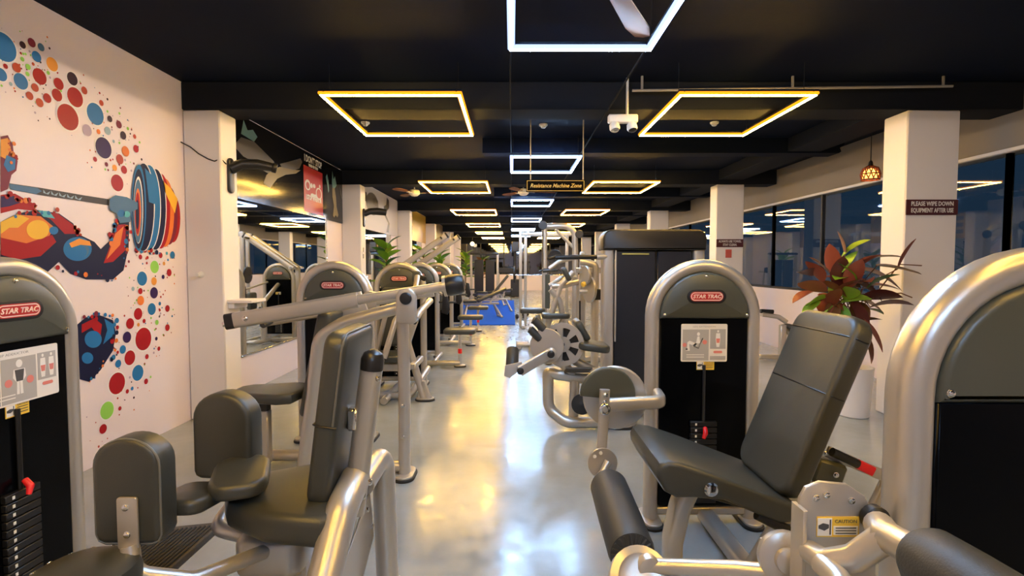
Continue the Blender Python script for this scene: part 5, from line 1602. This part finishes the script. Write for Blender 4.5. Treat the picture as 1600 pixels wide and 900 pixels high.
def leaf(parent, pos, dirv, L, W, col, curl=.25, roll=0):
    key = (round(L, 2), round(W, 2), round(curl, 1), col)
    if key not in LMESH:
        me = leafmesh(key[0], key[1], key[2])
        me.materials.append(LM[col])
        LMESH[key] = me
    o = bpy.data.objects.new('leaf', LMESH[key])
    C.objects.link(o)
    o.parent = parent
    d = Vector(dirv).normalized()
    side = d.cross(Vector((0, 0, 1)))
    if side.length < .1: side = Vector((1, 0, 0))
    side.normalize()
    M = basis(Vector(pos) - rootloc(parent), side, d) @ Matrix.Rotation(roll, 4, 'Y')
    o.matrix_local = M
    return o


rp = random.Random(11)
pot = Vector((3.32, 5.05, 0))
pot = Vector((at(1333, 640, 5.15).x, 5.15, 0))
t = thing('potted_plant', 'large rust and green leaved plant in a white pot by the first right column', 'plant', pot, 'potted plants')
p_ = part(t, 'pot', MB().lathe([(.125, .0), (.135, .01), (.155, .25), (.165, .47), (.17, .49), (.155, .49), (.15, .44), (.02, .44)], pot, (0, 0, 1), 28), POTW)
part(p_, 'soil', MB().lathe([(.149, .44), (.149, .445), (.02, .45)], pot, (0, 0, 1), 20), SOIL)
part(t, 'stem', MB().tube([pot + Vector((0, 0, .44)), pot + Vector((.01, -.02, .8)), pot + Vector((-.03, -.04, 1.15))], .016, 8), LM['brown'])
# the foliage leans out in front of the column
def pl(px, py, d): return at(px, py, d)
LV = [((1302, 430), (-.15, -.1, 1), .28, .085, 'rust'), ((1285, 440), (-.5, -.2, .8), .26, .08, 'rust'), ((1290, 455), (-.9, -.2, .3), .30, .085, 'rust'), ((1270, 455), (-1, -.3, -.15), .22, .07, 'rust'),
      ((1310, 450), (-.1, -.3, .9), .30, .09, 'maroon'), ((1330, 430), (.5, -.2, .8), .26, .08, 'maroon'), ((1320, 400), (-.2, 0, 1), .22, .08, 'brown'), ((1340, 410), (.9, -.1, .4), .34, .08, 'maroon'),
      ((1370, 415), (1, -.1, -.1), .36, .085, 'brown'), ((1345, 420), (1, -.2, -.25), .38, .09, 'maroon'), ((1403, 420), (.35, -.1, 1), .28, .06, 'rust'), ((1360, 480), (.9, -.2, .35), .30, .10, 'maroon'),
      ((1345, 465), (.8, -.3, .1), .30, .10, 'maroon'), ((1330, 470), (.4, -.4, -.8), .32, .09, 'maroon'), ((1350, 500), (.5, -.3, -.9), .30, .08, 'rust'), ((1305, 470), (-.4, -.4, -.7), .28, .08, 'brown'),
      ((1290, 465), (-.9, -.3, -.2), .24, .075, 'lime'), ((1300, 480), (-.9, -.4, -.45), .26, .085, 'lime'), ((1315, 478), (-.3, -.5, -.9), .26, .085, 'green'), ((1310, 455), (.2, -.5, .5), .24, .08, 'rust'),
      ((1325, 450), (.1, -.4, .9), .28, .085, 'rust'), ((1318, 490), (-.6, -.4, -.5), .24, .09, 'green'), ((1340, 500), (.1, -.4, -1), .28, .08, 'green'), ((1335, 440), (-.4, -.2, .7), .22, .08, 'green'),
      ((1295, 425), (-.7, -.1, .6), .22, .07, 'brown'), ((1355, 450), (.6, -.2, .6), .24, .08, 'deep'), ((1350, 520), (.2, -.3, -1), .26, .09, 'maroon'), ((1330, 505), (-.2, -.3, -1), .22, .08, 'deep'), ((1280, 470), (-.8, -.2, -.5), .2, .07, 'lime'), ((1315, 425), (.3, -.1, .9), .2, .07, 'lime')]
for i, ((px, py), d, L, W, c) in enumerate(LV):
    leaf(t, pl(px, py, 4.86 - .06 * (i % 3)), d, L * 1.08, W * 1.05, c, .3 if i % 2 else .1, rp.uniform(-.7, .7))
for i in range(26):
    px, py = rp.gauss(1318, 28), rp.uniform(400, 520)
    dd = Vector((rp.uniform(-1, 1), rp.uniform(-.9, .2), rp.uniform(-.6, 1)))
    leaf(t, pl(px, py, 4.93 + rp.uniform(-.1, .05)), dd, .26, .09, rp.choice(['rust', 'rust', 'maroon', 'brown', 'brown', 'green', 'lime', 'deep']), .3, rp.uniform(-.6, .6))
bs = MB()
base = pot + Vector((-.03, -.04, 1.15))
for i, ((px, py), d, L, W, c) in enumerate(LV):
    e = pl(px, py, 4.86 - .06 * (i % 3))
    bs.tube([base + Vector((0, 0, -.25 + .02 * (i % 9))), (base + e) / 2 + Vector((0, 0, .05)), e], .005, 5)
for (a_, b_2) in (((1360, 470), (1440, 415)), ((1380, 460), (1425, 465))):
    bs.tube([pl(*a_, 4.84), pl((a_[0] + b_2[0]) / 2 + 5, min(a_[1], b_2[1]) - 2, 4.84), pl(*b_2, 4.84)], .006, 5)
part(t, 'twigs', bs, LM['brown'])


def floor_plant(x, y, h, nl, cols, label, spread=.45, L=.42, W=.10):
    t = thing('potted_plant', label, 'plant', (x, y, 0), 'potted plants')
    p_ = part(t, 'pot', MB().lathe([(.12, 0), (.13, .01), (.17, .34), (.18, .36), (.165, .36), (.16, .32), (.02, .32)], (x, y, 0), (0, 0, 1), 20), POTW)
    part(p_, 'soil', MB().lathe([(.159, .32), (.159, .325), (.02, .33)], (x, y, 0), (0, 0, 1), 16), SOIL)
    part(t, 'stem', MB().tube([(x, y, .32), (x + .02, y, h * .6), (x, y, h * .92)], .018, 8), LM['brown'])
    for k in range(nl):
        a = k * 2.4 + rp.uniform(-.3, .3)
        z = h * (.45 + .5 * k / nl)
        d = Vector((cos(a), sin(a), .9 * k / nl + rp.uniform(.1, .5)))
        leaf(t, (x + .01 * (k % 2), y, z), d, L, W, cols[k % len(cols)], .3, rp.uniform(-.5, .5))


floor_plant(-2.55, 10.65, 2.0, 22, ['green', 'deep', 'lime', 'green'], 'tall green plant just beyond the second left column', .5, .36, .11)
floor_plant(-2.6, 15.4, 2.0, 18, ['lime', 'green', 'green'], 'yellow green plant behind the raised arms, past the third left column', .5, .46, .10)
floor_plant(-2.45, 17.7, 2.0, 18, ['lime', 'green', 'lime'], 'light green plant before the fourth left column', .5, .46, .11)
floor_plant(-2.0, 22.6, 2.1, 18, ['lime', 'green'], 'bright green plant left behind the far cable station', .5, .5, .13)
floor_plant(-1.55, 27.0, 1.8, 14, ['brown', 'green', 'rust'], 'brownish plant in front of the far glazing', .5, .5, .12)
